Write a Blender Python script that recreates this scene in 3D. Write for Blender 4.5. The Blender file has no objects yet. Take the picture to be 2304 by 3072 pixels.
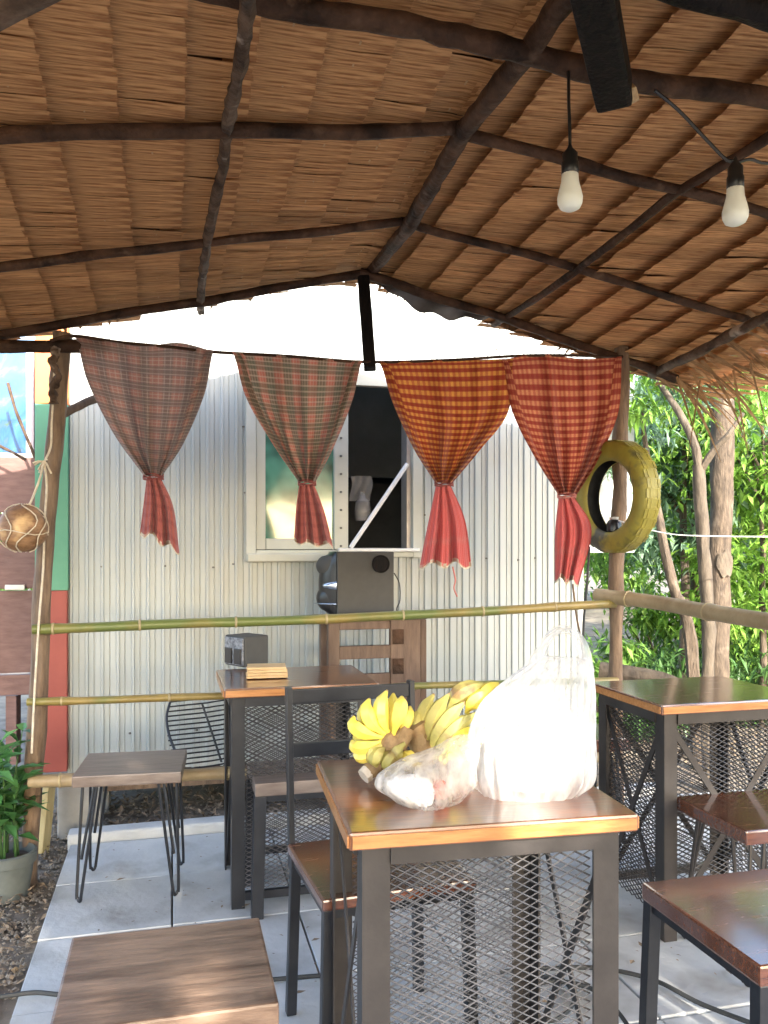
import bpy, bmesh, math, random
from mathutils import Vector, Matrix, noise
R = random.Random(7)
sc = bpy.context.scene
COL = sc.collection

# ------------------------------------------------------------------ camera, sky, sun, exposure
F, HZ, CZ = 2500.0, 1640.0, 1.43            # focal length and horizon in photo pixels, eye height
cam_d = bpy.data.cameras.new('camera'); cam = bpy.data.objects.new('camera', cam_d); COL.objects.link(cam)
cam.location = (0, 0, CZ); cam.rotation_euler = (math.radians(90), 0, 0)
cam_d.sensor_fit = 'VERTICAL'; cam_d.sensor_height = 36.0; cam_d.lens = 36.0 * F / 3072.0
cam_d.shift_y = (HZ - 1536.0) / 3072.0
cam_d.clip_start = 0.05; cam_d.clip_end = 500
sc.camera = cam
SUN_AZ = math.radians(25.0)                 # light travels forward and to the left
SUN_EL = math.radians(27.0)
SD = Vector((-math.sin(SUN_AZ) * math.cos(SUN_EL), math.cos(SUN_AZ) * math.cos(SUN_EL), -math.sin(SUN_EL)))
world = bpy.data.worlds.new('World'); sc.world = world; world.use_nodes = True
wn = world.node_tree.nodes; wl = world.node_tree.links
sky = wn.new('ShaderNodeTexSky'); sky.sky_type = 'NISHITA'; sky.sun_disc = False
sky.sun_elevation = SUN_EL; sky.sun_rotation = math.atan2(-SD.x, -SD.y)
sky.air_density = 1.0; sky.dust_density = 2.0
wl.new(sky.outputs[0], wn['Background'].inputs[0]); wn['Background'].inputs[1].default_value = 0.15
sun_d = bpy.data.lights.new('sun', 'SUN'); sun_d.energy = 2.0; sun_d.angle = math.radians(0.5); sun_d.color = (1.0, 0.93, 0.82)
sun = bpy.data.objects.new('sun', sun_d); COL.objects.link(sun); sun.location = (4, -8, 6)
sun.rotation_euler = SD.to_track_quat('-Z', 'Y').to_euler()
sc.view_settings.view_transform = 'Standard'; sc.view_settings.look = 'None'
sc.view_settings.gamma = 1.0; sc.view_settings.exposure = 2.9
sc.render.engine = 'CYCLES'
sc.cycles.max_bounces = 8; sc.cycles.diffuse_bounces = 5; sc.cycles.transparent_max_bounces = 12
sc.cycles.caustics_reflective = False; sc.cycles.caustics_refractive = False
sc.cycles.use_denoising = True
sc.cycles.sample_clamp_indirect = 8.0

# ------------------------------------------------------------------ placing: photo ray -> point in the place
YAW = math.atan2(637.0, 2500.0); CA, SA = math.cos(YAW), math.sin(YAW)
def H(w, s, z): return Vector((w * CA - s * SA, w * SA + s * CA, z))      # shelter axes: w across, s along the ridge
def P(px, py, Y): return Vector(((px - 1152) / F * Y, Y, CZ - (py - HZ) * Y / F))
def PZ(px, py, Z): return P(px, py, (CZ - Z) * F / (py - HZ))
def PS(px, py, s):
    k = (px - 1152) / F
    return P(px, py, s / (-SA * k + CA))
def WS(v): return (v.x * CA + v.y * SA, -v.x * SA + v.y * CA)

# ------------------------------------------------------------------ materials
MAT = {}
def nodes(m):
    m.use_nodes = True; return m.node_tree.nodes, m.node_tree.links
def pm(name, c1, c2=None, scale=8, stretch=(1, 1, 1), rough=.6, bump=.0, bscale=None, metal=0, island=0.0, objrnd=0.0,
       spec=.5, coat=0, detail=6, coord='Object', trans=0.0, contrast=(.35, .65), c3=None, c3scale=3, c3thr=(.55, .7), rvar=0.0, sheen=0):
    m = bpy.data.materials.new(name); n, l = nodes(m); b = n['Principled BSDF']
    tc = n.new('ShaderNodeTexCoord'); mp = n.new('ShaderNodeMapping'); mp.inputs['Scale'].default_value = stretch
    l.new(tc.outputs[coord], mp.inputs[0])
    no = n.new('ShaderNodeTexNoise'); no.inputs['Scale'].default_value = scale; no.inputs['Detail'].default_value = detail
    no.inputs['Roughness'].default_value = .62
    l.new(mp.outputs[0], no.inputs['Vector'])
    if island or objrnd:                     # shift the grain from piece to piece
        src = n.new('ShaderNodeNewGeometry').outputs['Random Per Island'] if island else n.new('ShaderNodeObjectInfo').outputs['Random']
        vm = n.new('ShaderNodeVectorMath'); vm.operation = 'MULTIPLY_ADD'
        cm = n.new('ShaderNodeCombineXYZ')
        for i in range(3): l.new(src, cm.inputs[i])
        l.new(cm.outputs[0], vm.inputs[0]); vm.inputs[1].default_value = (37, 53, 71); l.new(mp.outputs[0], vm.inputs[2])
        l.new(vm.outputs[0], no.inputs['Vector'])
    cr = n.new('ShaderNodeValToRGB')
    cr.color_ramp.elements[0].position = contrast[0]; cr.color_ramp.elements[1].position = contrast[1]
    cr.color_ramp.elements[0].color = (*c1, 1); cr.color_ramp.elements[1].color = (*(c2 or c1), 1)
    l.new(no.outputs['Fac'], cr.inputs[0]); colour = cr.outputs[0]
    if c3:
        n3 = n.new('ShaderNodeTexNoise'); n3.inputs['Scale'].default_value = c3scale; n3.inputs['Detail'].default_value = 4
        l.new(tc.outputs[coord], n3.inputs['Vector'])
        r3 = n.new('ShaderNodeMapRange'); r3.inputs[1].default_value = c3thr[0]; r3.inputs[2].default_value = c3thr[1]
        l.new(n3.outputs['Fac'], r3.inputs[0])
        mx = n.new('ShaderNodeMix'); mx.data_type = 'RGBA'; l.new(r3.outputs[0], mx.inputs[0]); l.new(colour, mx.inputs[6]); mx.inputs[7].default_value = (*c3, 1)
        colour = mx.outputs[2]
    if island or objrnd:
        hv = n.new('ShaderNodeHueSaturation'); mr = n.new('ShaderNodeMapRange'); a = island or objrnd
        mr.inputs[3].default_value = 1 - a; mr.inputs[4].default_value = 1 + a
        l.new(src, mr.inputs[0]); l.new(mr.outputs[0], hv.inputs['Value']); l.new(colour, hv.inputs['Color']); colour = hv.outputs[0]
    l.new(colour, b.inputs['Base Color'])
    b.inputs['Roughness'].default_value = rough; b.inputs['Metallic'].default_value = metal; b.inputs['Specular IOR Level'].default_value = spec
    b.inputs['Coat Weight'].default_value = coat; b.inputs['Coat Roughness'].default_value = .12; b.inputs['Coat IOR'].default_value = 1.65
    if sheen: b.inputs['Sheen Weight'].default_value = sheen
    if rvar:
        mr2 = n.new('ShaderNodeMapRange'); mr2.inputs[3].default_value = max(0.03, rough - rvar); mr2.inputs[4].default_value = min(1, rough + rvar)
        l.new(no.outputs['Fac'], mr2.inputs[0]); l.new(mr2.outputs[0], b.inputs['Roughness'])
    if bump:
        bn = n.new('ShaderNodeTexNoise'); bn.inputs['Scale'].default_value = bscale or scale * 2; bn.inputs['Detail'].default_value = 8
        l.new(no.inputs['Vector'].links[0].from_socket, bn.inputs['Vector'])
        bp = n.new('ShaderNodeBump'); bp.inputs['Strength'].default_value = bump; bp.inputs['Distance'].default_value = .01
        l.new(bn.outputs['Fac'], bp.inputs['Height']); l.new(bp.outputs[0], b.inputs['Normal'])
    if trans:
        tr = n.new('ShaderNodeBsdfTranslucent'); l.new(colour, tr.inputs[0]); ms = n.new('ShaderNodeMixShader'); ms.inputs[0].default_value = trans
        l.new(b.outputs[0], ms.inputs[1]); l.new(tr.outputs[0], ms.inputs[2]); l.new(ms.outputs[0], n['Material Output'].inputs[0])
    MAT[name] = m; return m

pm('thatch', (.27, .112, .047), (.62, .34, .155), 130, (.07, 1, 1), .75, .7, 160, island=.22, spec=.12, trans=.12, coord='UV', contrast=(.3, .58), detail=4)
pm('thatch_fringe', (.24, .13, .055), (.5, .30, .15), 20, (1, 1, 1), .7, .4, 40, island=.35, spec=.25, trans=.2)
pm('thatch_cover', (.12, .07, .035), (.24, .15, .08), 12, (1, 6, 1), .9, .6, 30)
pm('stitch', (.45, .27, .13), (.58, .38, .2), 20, rough=.7)
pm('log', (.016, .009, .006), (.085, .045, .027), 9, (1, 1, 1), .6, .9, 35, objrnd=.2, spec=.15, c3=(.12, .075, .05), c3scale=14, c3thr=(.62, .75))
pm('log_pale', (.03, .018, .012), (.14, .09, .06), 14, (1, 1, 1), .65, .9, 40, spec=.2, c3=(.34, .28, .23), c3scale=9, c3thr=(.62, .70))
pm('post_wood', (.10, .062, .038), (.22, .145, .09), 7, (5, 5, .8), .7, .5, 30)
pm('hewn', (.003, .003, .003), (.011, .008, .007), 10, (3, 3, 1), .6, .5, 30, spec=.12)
pm('raw_wood', (.34, .22, .11), (.5, .36, .2), 12, (4, 4, 1), .7, .3, 40)
pm('bamboo', (.20, .14, .035), (.30, .22, .07), 6, (1.2, 1, 1), .38, .15, 60, c3=(.12, .15, .04), c3scale=2.2, c3thr=(.45, .6))
pm('bamboo_dry', (.26, .19, .10), (.38, .29, .17), 8, (1, 1, 1), .5, .25, 40)
pm('bamboo_ring', (.32, .25, .13), (.4, .32, .18), 20, rough=.6)
pm('sheet', (.335, .37, .365), (.42, .45, .44), 7, (1, 1, .12), .38, .04, 8, c3=(.35, .355, .32), c3scale=1.3, c3thr=(.56, .75), spec=.6, rvar=.08)
pm('frame_cream', (.45, .455, .385), (.50, .50, .435), 6, rough=.45, bump=.05)
pm('screw', (.10, .10, .09), (.2, .19, .17), 30, rough=.5, metal=.6)
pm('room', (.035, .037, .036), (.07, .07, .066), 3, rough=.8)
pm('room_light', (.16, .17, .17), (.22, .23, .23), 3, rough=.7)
pm('white_pvc', (.74, .73, .70), (.8, .79, .76), 5, rough=.4)
pm('orange_paint', (.72, .19, .035), (.78, .24, .06), 4, rough=.55, bump=.05)
pm('green_paint', (.075, .25, .15), (.105, .30, .185), 4, rough=.55, bump=.05)
pm('red_paint', (.25, .045, .032), (.30, .06, .042), 4, rough=.55, bump=.05)
pm('lilac', (.42, .36, .40), (.5, .43, .46), 5, rough=.6)
pm('gate_brown', (.135, .068, .055), (.195, .105, .086), 5, (1, 6, 8), .6, .2, 20, objrnd=.12)
pm('metal_pale', (.4, .38, .36), (.5, .48, .45), 10, rough=.4, metal=.4)
pm('coconut', (.17, .085, .04), (.36, .21, .11), 12, (1, 1, 3), .6, .5, 30, c3=(.6, .4, .2), c3scale=6, c3thr=(.58, .66))
pm('rope', (.50, .42, .31), (.68, .6, .47), 40, rough=.85, bump=.5, bscale=90)
pm('table_wood', (.125, .042, .014), (.21, .076, .027), 5, (1.2, 14, 14), .3, .06, 12, coat=1.0, rvar=.08, spec=.5)
pm('edge_sun_tint', (.34, .13, .035), (.5, .22, .07), 6, (1.5, 12, 12), .32, .1, 20, coat=.2)  # orange of a sunlit tabletop edge, put into the colour
pm('seat_red', (.085, .026, .013), (.16, .055, .025), 5, (1.5, 13, 13), .25, .10, 9, coat=1.0, rvar=.08)
pm('seat_worn', (.065, .034, .022), (.27, .18, .125), 3.6, (.9, 6, 4), .38, .3, 14, rvar=.12, contrast=(.32, .62), c3=(.055, .028, .018), c3scale=5, c3thr=(.62, .72))
pm('seat_grey', (.13, .095, .078), (.24, .19, .16), 4, (1, 10, 4), .4, .2, 14, rvar=.08)
pm('steel', (.016, .018, .023), (.030, .032, .038), 8, rough=.38, bump=.06, bscale=60, metal=.35)
pm('steel_brown', (.030, .026, .025), (.052, .045, .042), 6, rough=.42, bump=.06, bscale=60, metal=.25)
pm('steel_mesh', (.045, .042, .04), (.11, .10, .095), 12, rough=.38, metal=.5)
pm('concrete', (.40, .41, .41), (.51, .52, .515), 2.5, rough=.75, bump=.25, bscale=40, objrnd=.06, c3=(.25, .24, .22), c3scale=3.5, c3thr=(.52, .74), detail=10)
pm('kerb', (.42, .43, .43), (.53, .54, .54), 5, rough=.8, bump=.35, bscale=30)
pm('dirt', (.09, .07, .052), (.24, .195, .15), 5, rough=.95, bump=.9, bscale=22, detail=12, c3=(.28, .23, .16), c3scale=1.6, c3thr=(.5, .7))
pm('clod', (.13, .105, .08), (.29, .24, .18), 12, rough=.95, bump=.7, bscale=30, island=.4)
pm('litter', (.12, .085, .055), (.30, .22, .14), 10, rough=.85, island=.5)
pm('speaker_side', (.045, .043, .040), (.055, .053, .049), 20, rough=.65)
pm('speaker_black', (.012, .012, .014), (.02, .02, .022), 20, rough=.3)
pm('chrome', (.35, .42, .55), (.6, .66, .75), 10, rough=.15, metal=.9)
pm('speaker_weave', (.05, .055, .07), (.30, .31, .34), 60, (1, 1, 1), .5)
pm('stand_wood', (.095, .055, .036), (.16, .10, .068), 5, (6, 6, 1), .6, .2, 20, objrnd=.15)
pm('paper_tan', (.58, .37, .17), (.70, .49, .26), 12, rough=.8, bump=.3, bscale=20)
pm('banana', (.64, .50, .06), (.76, .63, .13), 14, rough=.42, objrnd=.1, bump=.08, bscale=30, c3=(.30, .17, .04), c3scale=26, c3thr=(.64, .72))
pm('banana_olive', (.30, .27, .075), (.47, .42, .13), 10, rough=.5, objrnd=.15, bump=.15, bscale=30, c3=(.17, .10, .04), c3scale=16, c3thr=(.54, .66))
pm('banana_stem', (.17, .10, .045), (.34, .23, .11), 22, rough=.75, bump=.6, bscale=40)
pm('stem_cut', (.45, .38, .30), (.6, .52, .43), 30, rough=.8)
pm('tyre_paint', (.22, .19, .028), (.33, .285, .045), 5, rough=.5, bump=.25, bscale=30, c3=(.07, .065, .04), c3scale=7, c3thr=(.55, .66))
pm('rubber', (.02, .022, .022), (.045, .046, .045), 10, rough=.7)
pm('pot', (.07, .08, .075), (.12, .132, .12), 6, rough=.8, bump=.3)
pm('soil', (.03, .02, .015), (.07, .05, .035), 20, rough=.95, bump=.6)
for nm, a, b_ in (('leaf_bright', (.12, .25, .03), (.29, .48, .09)), ('leaf_mid', (.085, .19, .03), (.21, .37, .08)),
                  ('leaf_dark', (.04, .10, .025), (.09, .18, .05)), ('leaf_pot', (.05, .15, .045), (.13, .30, .09)), ('leaf_blue', (.10, .19, .11), (.25, .37, .24))):
    pm(nm, a, b_, 3, rough=.42, island=.45, trans=.35, spec=.4)
pm('bark', (.045, .032, .022), (.125, .092, .063), 9, (4, 4, 1), .85, .8, 24, c3=(.17, .135, .10), c3scale=5, c3thr=(.6, .7))
pm('bark_pale', (.06, .046, .032), (.125, .098, .070), 9, (3, 3, 1), .8, .6, 24)
pm('socket', (.008, .008, .008), (.014, .014, .014), 20, rough=.35)
pm('tarp', (.10, .10, .105), (.2, .2, .2), 6, rough=.5, bump=.2)
pm('plank_yellow', (.40, .30, .12), (.5, .39, .18), 6, (5, 5, 1), .7, .2)
pm('block', (.24, .235, .22), (.33, .32, .30), 6, rough=.9, bump=.4)
pm('red_thing', (.55, .09, .06), (.62, .14, .09), 8, rough=.5)
pm('packet', (.72, .72, .76), (.8, .8, .83), 8, rough=.5, bump=.1)
pm('bag_dim', (.17, .175, .18), (.23, .235, .24), 8, rough=.4)
pm('foam', (.78, .78, .77), (.82, .82, .81), 8, rough=.6)

def special(name):
    m = bpy.data.materials.new(name); MAT[name] = m; n, l = nodes(m); return m, n, l, n['Principled BSDF']
m, n, l, b = special('bulb'); b.inputs['Base Color'].default_value = (.80, .80, .70, 1); b.inputs['Roughness'].default_value = .35
b.inputs['Subsurface Weight'].default_value = .0
m, n, l, b = special('glass_green')                                      # green pane, garden reflection painted in as mottled colour
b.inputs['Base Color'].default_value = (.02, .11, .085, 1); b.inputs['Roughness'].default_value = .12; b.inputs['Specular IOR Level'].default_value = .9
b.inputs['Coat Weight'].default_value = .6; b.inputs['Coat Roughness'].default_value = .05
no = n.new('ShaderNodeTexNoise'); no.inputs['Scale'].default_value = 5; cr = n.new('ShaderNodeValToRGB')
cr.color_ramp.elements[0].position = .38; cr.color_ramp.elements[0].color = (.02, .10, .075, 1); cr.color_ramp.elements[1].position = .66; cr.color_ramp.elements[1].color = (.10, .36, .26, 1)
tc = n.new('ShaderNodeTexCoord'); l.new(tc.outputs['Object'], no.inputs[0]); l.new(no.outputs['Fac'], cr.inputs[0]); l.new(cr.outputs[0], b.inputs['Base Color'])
m, n, l, b = special('clear_plastic'); b.inputs['Base Color'].default_value = (.55, .57, .6, 1); b.inputs['Roughness'].default_value = .12; b.inputs['Alpha'].default_value = .35
def film(name, alpha, col, wr):
    m, n, l, b = special(name)
    tc = n.new('ShaderNodeTexCoord'); no = n.new('ShaderNodeTexNoise'); no.inputs['Scale'].default_value = wr; no.inputs['Detail'].default_value = 5
    mp = n.new('ShaderNodeMapping'); mp.inputs['Scale'].default_value = (1, 1, .35); l.new(tc.outputs['Object'], mp.inputs[0]); l.new(mp.outputs[0], no.inputs[0])
    bp = n.new('ShaderNodeBump'); bp.inputs['Strength'].default_value = .9; bp.inputs['Distance'].default_value = .015
    l.new(no.outputs['Fac'], bp.inputs['Height']); l.new(bp.outputs[0], b.inputs['Normal'])
    b.inputs['Base Color'].default_value = (*col, 1); b.inputs['Roughness'].default_value = .16
    tr = n.new('ShaderNodeBsdfTranslucent'); tr.inputs[0].default_value = (*col, 1); l.new(bp.outputs[0], tr.inputs['Normal'])
    tp = n.new('ShaderNodeBsdfTransparent')
    m1 = n.new('ShaderNodeMixShader'); m1.inputs[0].default_value = .5; l.new(b.outputs[0], m1.inputs[1]); l.new(tr.outputs[0], m1.inputs[2])
    m2 = n.new('ShaderNodeMixShader'); am = n.new('ShaderNodeMapRange'); am.inputs[1].default_value = .36; am.inputs[2].default_value = .64; am.inputs[3].default_value = alpha - .3; am.inputs[4].default_value = min(1, alpha + .22); l.new(no.outputs['Fac'], am.inputs[0]); l.new(am.outputs[0], m2.inputs[0]); l.new(tp.outputs[0], m2.inputs[1]); l.new(m1.outputs[0], m2.inputs[2])
    l.new(m2.outputs[0], n['Material Output'].inputs[0])
film('bag_film', .50, (.88, .88, .88), 22)
film('bag_film_thin', .46, (.86, .84, .80), 30)
def plaid(name, base, stripes_u, stripes_v, weave=.15, trans=.25):
    """woven check: stripes_* = list of (frequency per metre, duty, colour, mix)"""
    m, n, l, b = special(name)
    uv = n.new('ShaderNodeUVMap'); sep = n.new('ShaderNodeSeparateXYZ'); l.new(uv.outputs[0], sep.inputs[0])
    colour = None
    rgb = n.new('ShaderNodeRGB'); rgb.outputs[0].default_value = (*base, 1); colour = rgb.outputs[0]
    for axis, lst in ((0, stripes_u), (1, stripes_v)):
        for fr, duty, col, mixf, ph in lst:
            mu = n.new('ShaderNodeMath'); mu.operation = 'MULTIPLY_ADD'; mu.inputs[1].default_value = fr; mu.inputs[2].default_value = ph; l.new(sep.outputs[axis], mu.inputs[0])
            frn = n.new('ShaderNodeMath'); frn.operation = 'PINGPONG'; frn.inputs[1].default_value = .5; l.new(mu.outputs[0], frn.inputs[0])
            mr = n.new('ShaderNodeMapRange'); mr.inputs[1].default_value = duty * .5 - .05; mr.inputs[2].default_value = duty * .5 + .05
            mr.inputs[3].default_value = mixf; mr.inputs[4].default_value = 0; l.new(frn.outputs[0], mr.inputs[0])
            mx = n.new('ShaderNodeMix'); mx.data_type = 'RGBA'; l.new(mr.outputs[0], mx.inputs[0]); l.new(colour, mx.inputs[6]); mx.inputs[7].default_value = (*col, 1); colour = mx.outputs[2]
    no = n.new('ShaderNodeTexNoise'); no.inputs['Scale'].default_value = 260; l.new(uv.outputs[0], no.inputs[0])
    hv = n.new('ShaderNodeHueSaturation'); mr = n.new('ShaderNodeMapRange'); mr.inputs[3].default_value = 1 - weave * 2; mr.inputs[4].default_value = 1 + weave * 2
    l.new(no.outputs['Fac'], mr.inputs[0]); l.new(mr.outputs[0], hv.inputs['Value']); l.new(colour, hv.inputs['Color']); colour = hv.outputs[0]
    l.new(colour, b.inputs['Base Color']); b.inputs['Roughness'].default_value = .85; b.inputs['Specular IOR Level'].default_value = .2
    b.inputs['Sheen Weight'].default_value = .2
    bp = n.new('ShaderNodeBump'); bp.inputs['Strength'].default_value = .25; bp.inputs['Distance'].default_value = .002; l.new(no.outputs['Fac'], bp.inputs['Height']); l.new(bp.outputs[0], b.inputs['Normal'])
    tr = n.new('ShaderNodeBsdfTranslucent'); l.new(colour, tr.inputs[0]); ms = n.new('ShaderNodeMixShader'); ms.inputs[0].default_value = trans
    l.new(b.outputs[0], ms.inputs[1]); l.new(tr.outputs[0], ms.inputs[2]); l.new(ms.outputs[0], n['Material Output'].inputs[0])
plaid('plaid_grey', (.34, .17, .14), [(8, .42, (.15, .12, .115), .75, .1), (32, .22, (.42, .32, .28), .5, 0)], [(17, .5, (.16, .13, .125), .7, 0), (68, .25, (.46, .36, .31), .45, .3)], trans=.35)
plaid('plaid_green', (.44, .15, .11), [(9.5, .5, (.11, .12, .085), .8, .2), (57, .25, (.52, .36, .29), .4, 0)], [(13, .45, (.12, .125, .09), .6, .1), (52, .3, (.52, .40, .32), .45, .3)], trans=.35)
plaid('check_red', (.62, .27, .06), [(33, .5, (.36, .035, .03), .55, 0)], [(33, .52, (.25, .02, .018), .85, 0)], trans=.3)
plaid('check_red_b', (.60, .24, .12), [(35, .5, (.38, .04, .038), .55, 0)], [(34, .52, (.27, .024, .022), .82, 0)], trans=.3)
plaid('tail_red', (.56, .105, .10), [(42, .14, (.72, .36, .33), .5, 0)], [(5, .06, (.5, .25, .22), .3, 0)], trans=.3)
plaid('tail_brown', (.42, .125, .105), [(40, .2, (.28, .08, .075), .5, 0)], [(20, .3, (.24, .06, .06), .4, 0)], trans=.3)
m, n, l, b = special('mural')                                            # painted glass: blue sky, white blossom, green leaves
tc = n.new('ShaderNodeTexCoord'); no = n.new('ShaderNodeTexNoise'); no.inputs['Scale'].default_value = 7; no.inputs['Detail'].default_value = 5; no.inputs['Distortion'].default_value = .8
l.new(tc.outputs['Object'], no.inputs[0]); cr = n.new('ShaderNodeValToRGB'); e = cr.color_ramp.elements
e[0].position = .3; e[0].color = (.05, .10, .015, 1); e[1].position = .72; e[1].color = (.20, .24, .25, 1)
x = e.new(.42); x.color = (.008, .075, .24, 1); x = e.new(.56); x.color = (.028, .135, .29, 1)
l.new(no.outputs['Fac'], cr.inputs[0]); l.new(cr.outputs[0], b.inputs['Base Color']); b.inputs['Roughness'].default_value = .25

# ------------------------------------------------------------------ mesh building
class MB:
    def __init__(self): self.v = []; self.f = []; self.uv = {}
    def add(self, vs, fs):
        o = len(self.v); self.v += [Vector(p) for p in vs]; self.f += [tuple(i + o for i in q) for q in fs]; return self
    def box(self, c, size, rot=None):
        c = Vector(c); h = [k / 2 for k in size]; vs = []
        for x in (-1, 1):
            for y in (-1, 1):
                for z in (-1, 1):
                    p = Vector((x * h[0], y * h[1], z * h[2])); vs.append(c + (rot @ p if rot else p))
        return self.add(vs, [(0, 1, 3, 2), (4, 6, 7, 5), (0, 4, 5, 1), (2, 3, 7, 6), (0, 2, 6, 4), (1, 5, 7, 3)])
    def bar(self, a, b_, w, h, side=None):
        a, b_ = Vector(a), Vector(b_); d = (b_ - a).normalized(); s = Vector(side) if side else Vector((0, 0, 1))
        if abs(d.dot(s)) > .95: s = Vector((1, 0, 0))
        x = d.cross(s).normalized(); y = x.cross(d).normalized(); vs = []
        for p in (a, b_):
            for i, j in ((-1, -1), (1, -1), (1, 1), (-1, 1)): vs.append(p + x * (i * w / 2) + y * (j * h / 2))
        return self.add(vs, [(3, 2, 1, 0), (4, 5, 6, 7), (0, 1, 5, 4), (1, 2, 6, 5), (2, 3, 7, 6), (3, 0, 4, 7)])
    def tube(self, pts, rad, n=8, jit=0, caps=True, seed=0):
        pts = [Vector(p) for p in pts]; k = len(pts)
        rad = [rad] * k if not hasattr(rad, '__len__') else rad
        t0 = (pts[1] - pts[0]).normalized(); up = Vector((0, 0, 1)) if abs(t0.z) < .9 else Vector((1, 0, 0))
        x = t0.cross(up).normalized(); o = len(self.v); vs = []
        for i, p in enumerate(pts):
            t = (pts[min(i + 1, k - 1)] - pts[max(i - 1, 0)]).normalized()
            x = (x - t * x.dot(t)).normalized(); y = t.cross(x)
            for j in range(n):
                a = 2 * math.pi * j / n; r = rad[i] * (1 + jit * noise.noise(Vector((seed + i * .9, math.cos(a) * 1.3, math.sin(a) * 1.3))) * 2)
                vs.append(p + (x * math.cos(a) + y * math.sin(a)) * r)
        fs = [(i * n + j, i * n + (j + 1) % n, (i + 1) * n + (j + 1) % n, (i + 1) * n + j) for i in range(k - 1) for j in range(n)]
        if caps: fs += [tuple(range(n - 1, -1, -1)), tuple((k - 1) * n + j for j in range(n))]
        return self.add(vs, fs)
    def grid(self, fn, nu, nv, uvfn=None):
        o = len(self.v)
        vs = [fn(i / nu, j / nv) for j in range(nv + 1) for i in range(nu + 1)]
        if uvfn:
            for j in range(nv + 1):
                for i in range(nu + 1): self.uv[o + j * (nu + 1) + i] = uvfn(i / nu, j / nv)
        return self.add(vs, [(j * (nu + 1) + i, j * (nu + 1) + i + 1, (j + 1) * (nu + 1) + i + 1, (j + 1) * (nu + 1) + i) for j in range(nv) for i in range(nu)])
    def lathe(self, c, prof, n=20, axis='z'):
        c = Vector(c); vs = []
        for r, z in prof:
            for j in range(n):
                a = 2 * math.pi * j / n; vs.append(c + Vector((r * math.cos(a), r * math.sin(a), z)))
        k = len(prof)
        fs = [(i * n + j, i * n + (j + 1) % n, (i + 1) * n + (j + 1) % n, (i + 1) * n + j) for i in range(k - 1) for j in range(n)]
        fs += [tuple(range(n - 1, -1, -1)), tuple((k - 1) * n + j for j in range(n))]
        return self.add(vs, fs)
    def mesh(self, name, mat, origin=None, smooth=False, bevel=0, solid=0):
        me = bpy.data.meshes.new(name); o = origin or Vector((0, 0, 0))
        me.from_pydata([p - o for p in self.v], [], self.f)
        if self.uv:
            lay = me.uv_layers.new(name='UVMap')
            for lp in me.loops: lay.data[lp.index].uv = self.uv.get(lp.vertex_index, (0, 0))
        if bevel or solid:
            bm = bmesh.new(); bm.from_mesh(me)
            if bevel:
                bmesh.ops.recalc_face_normals(bm, faces=bm.faces)
                es = [e for e in bm.edges if len(e.link_faces) == 2 and e.calc_face_angle(0) > .5]
                bmesh.ops.bevel(bm, geom=es, offset=bevel, segments=2, profile=.6, affect='EDGES', clamp_overlap=True)
            bm.to_mesh(me); bm.free()
        if smooth:
            for p in me.polygons: p.use_smooth = True
            me.set_sharp_from_angle(angle=math.radians(45 if smooth is True else smooth))
        me.materials.append(MAT[mat]); return me
    def build(self, name, mat, parent=None, smooth=False, bevel=0, world=True, kind=None, label=None):
        origin = base_of(parent) if world and parent else Vector((0, 0, 0))
        ob = bpy.data.objects.new(name, self.mesh(name, mat, origin, smooth, bevel)); COL.objects.link(ob)
        if parent: ob.parent = parent
        if kind: ob['kind'] = kind
        if label: ob['label'] = label
        return ob
def base_of(o):
    v = Vector((0, 0, 0))
    while o: v = v + o.location; o = o.parent
    return v
def tag(o, label, cat, group=None, kind=None):
    o['label'] = label; o['category'] = cat
    if group: o['group'] = group
    if kind: o['kind'] = kind
    return o
def thing(name, label, cat, loc=(0, 0, 0), rz=0, group=None):
    o = bpy.data.objects.new(name, None); COL.objects.link(o); o.location = loc; o.rotation_euler = (0, 0, rz); o.empty_display_size = .1
    return tag(o, label, cat, group)
def copy_tree(o, parent=None):
    c = o.copy(); COL.objects.link(c)
    if parent: c.parent = parent
    for ch in list(o.children): copy_tree(ch, c)
    return c
def structure(o): o['kind'] = 'structure'; return o
def resample(pts, n):
    pts = [Vector(p) for p in pts]; L = [0]
    for a, b_ in zip(pts, pts[1:]): L.append(L[-1] + (b_ - a).length)
    out = []
    for i in range(n + 1):
        d = L[-1] * i / n; k = 0
        while k < len(L) - 2 and L[k + 1] < d: k += 1
        t = (d - L[k]) / max(1e-9, L[k + 1] - L[k]); out.append(pts[k].lerp(pts[k + 1], t))
    return out
def spline(pts, n):                                                      # Catmull-Rom
    pts = [Vector(p) for p in pts]; q = [pts[0] * 2 - pts[1]] + pts + [pts[-1] * 2 - pts[-2]]; out = []
    segs = len(pts) - 1
    for i in range(n + 1):
        u = i / n * segs; k = min(int(u), segs - 1); t = u - k; a, b_, c, d = q[k:k + 4]
        out.append(.5 * ((2 * b_) + (c - a) * t + (2 * a - 5 * b_ + 4 * c - d) * t * t + (3 * b_ - a - 3 * c + d) * t ** 3))
    return out
def log(pts, r, n=10, segs=24, wob=.012, jit=.12, seed=0):
    pts = resample(pts, segs)
    q = [p + noise.noise_vector(p * 2.3 + Vector((seed * 7.1, 0, 0))) * wob for p in pts]
    rr = [r * (1 + .18 * noise.noise(Vector((seed * 3.3, i * .45, 0)))) for i in range(len(q))]
    return MB().tube(q, rr, n, jit, seed=seed)

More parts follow.
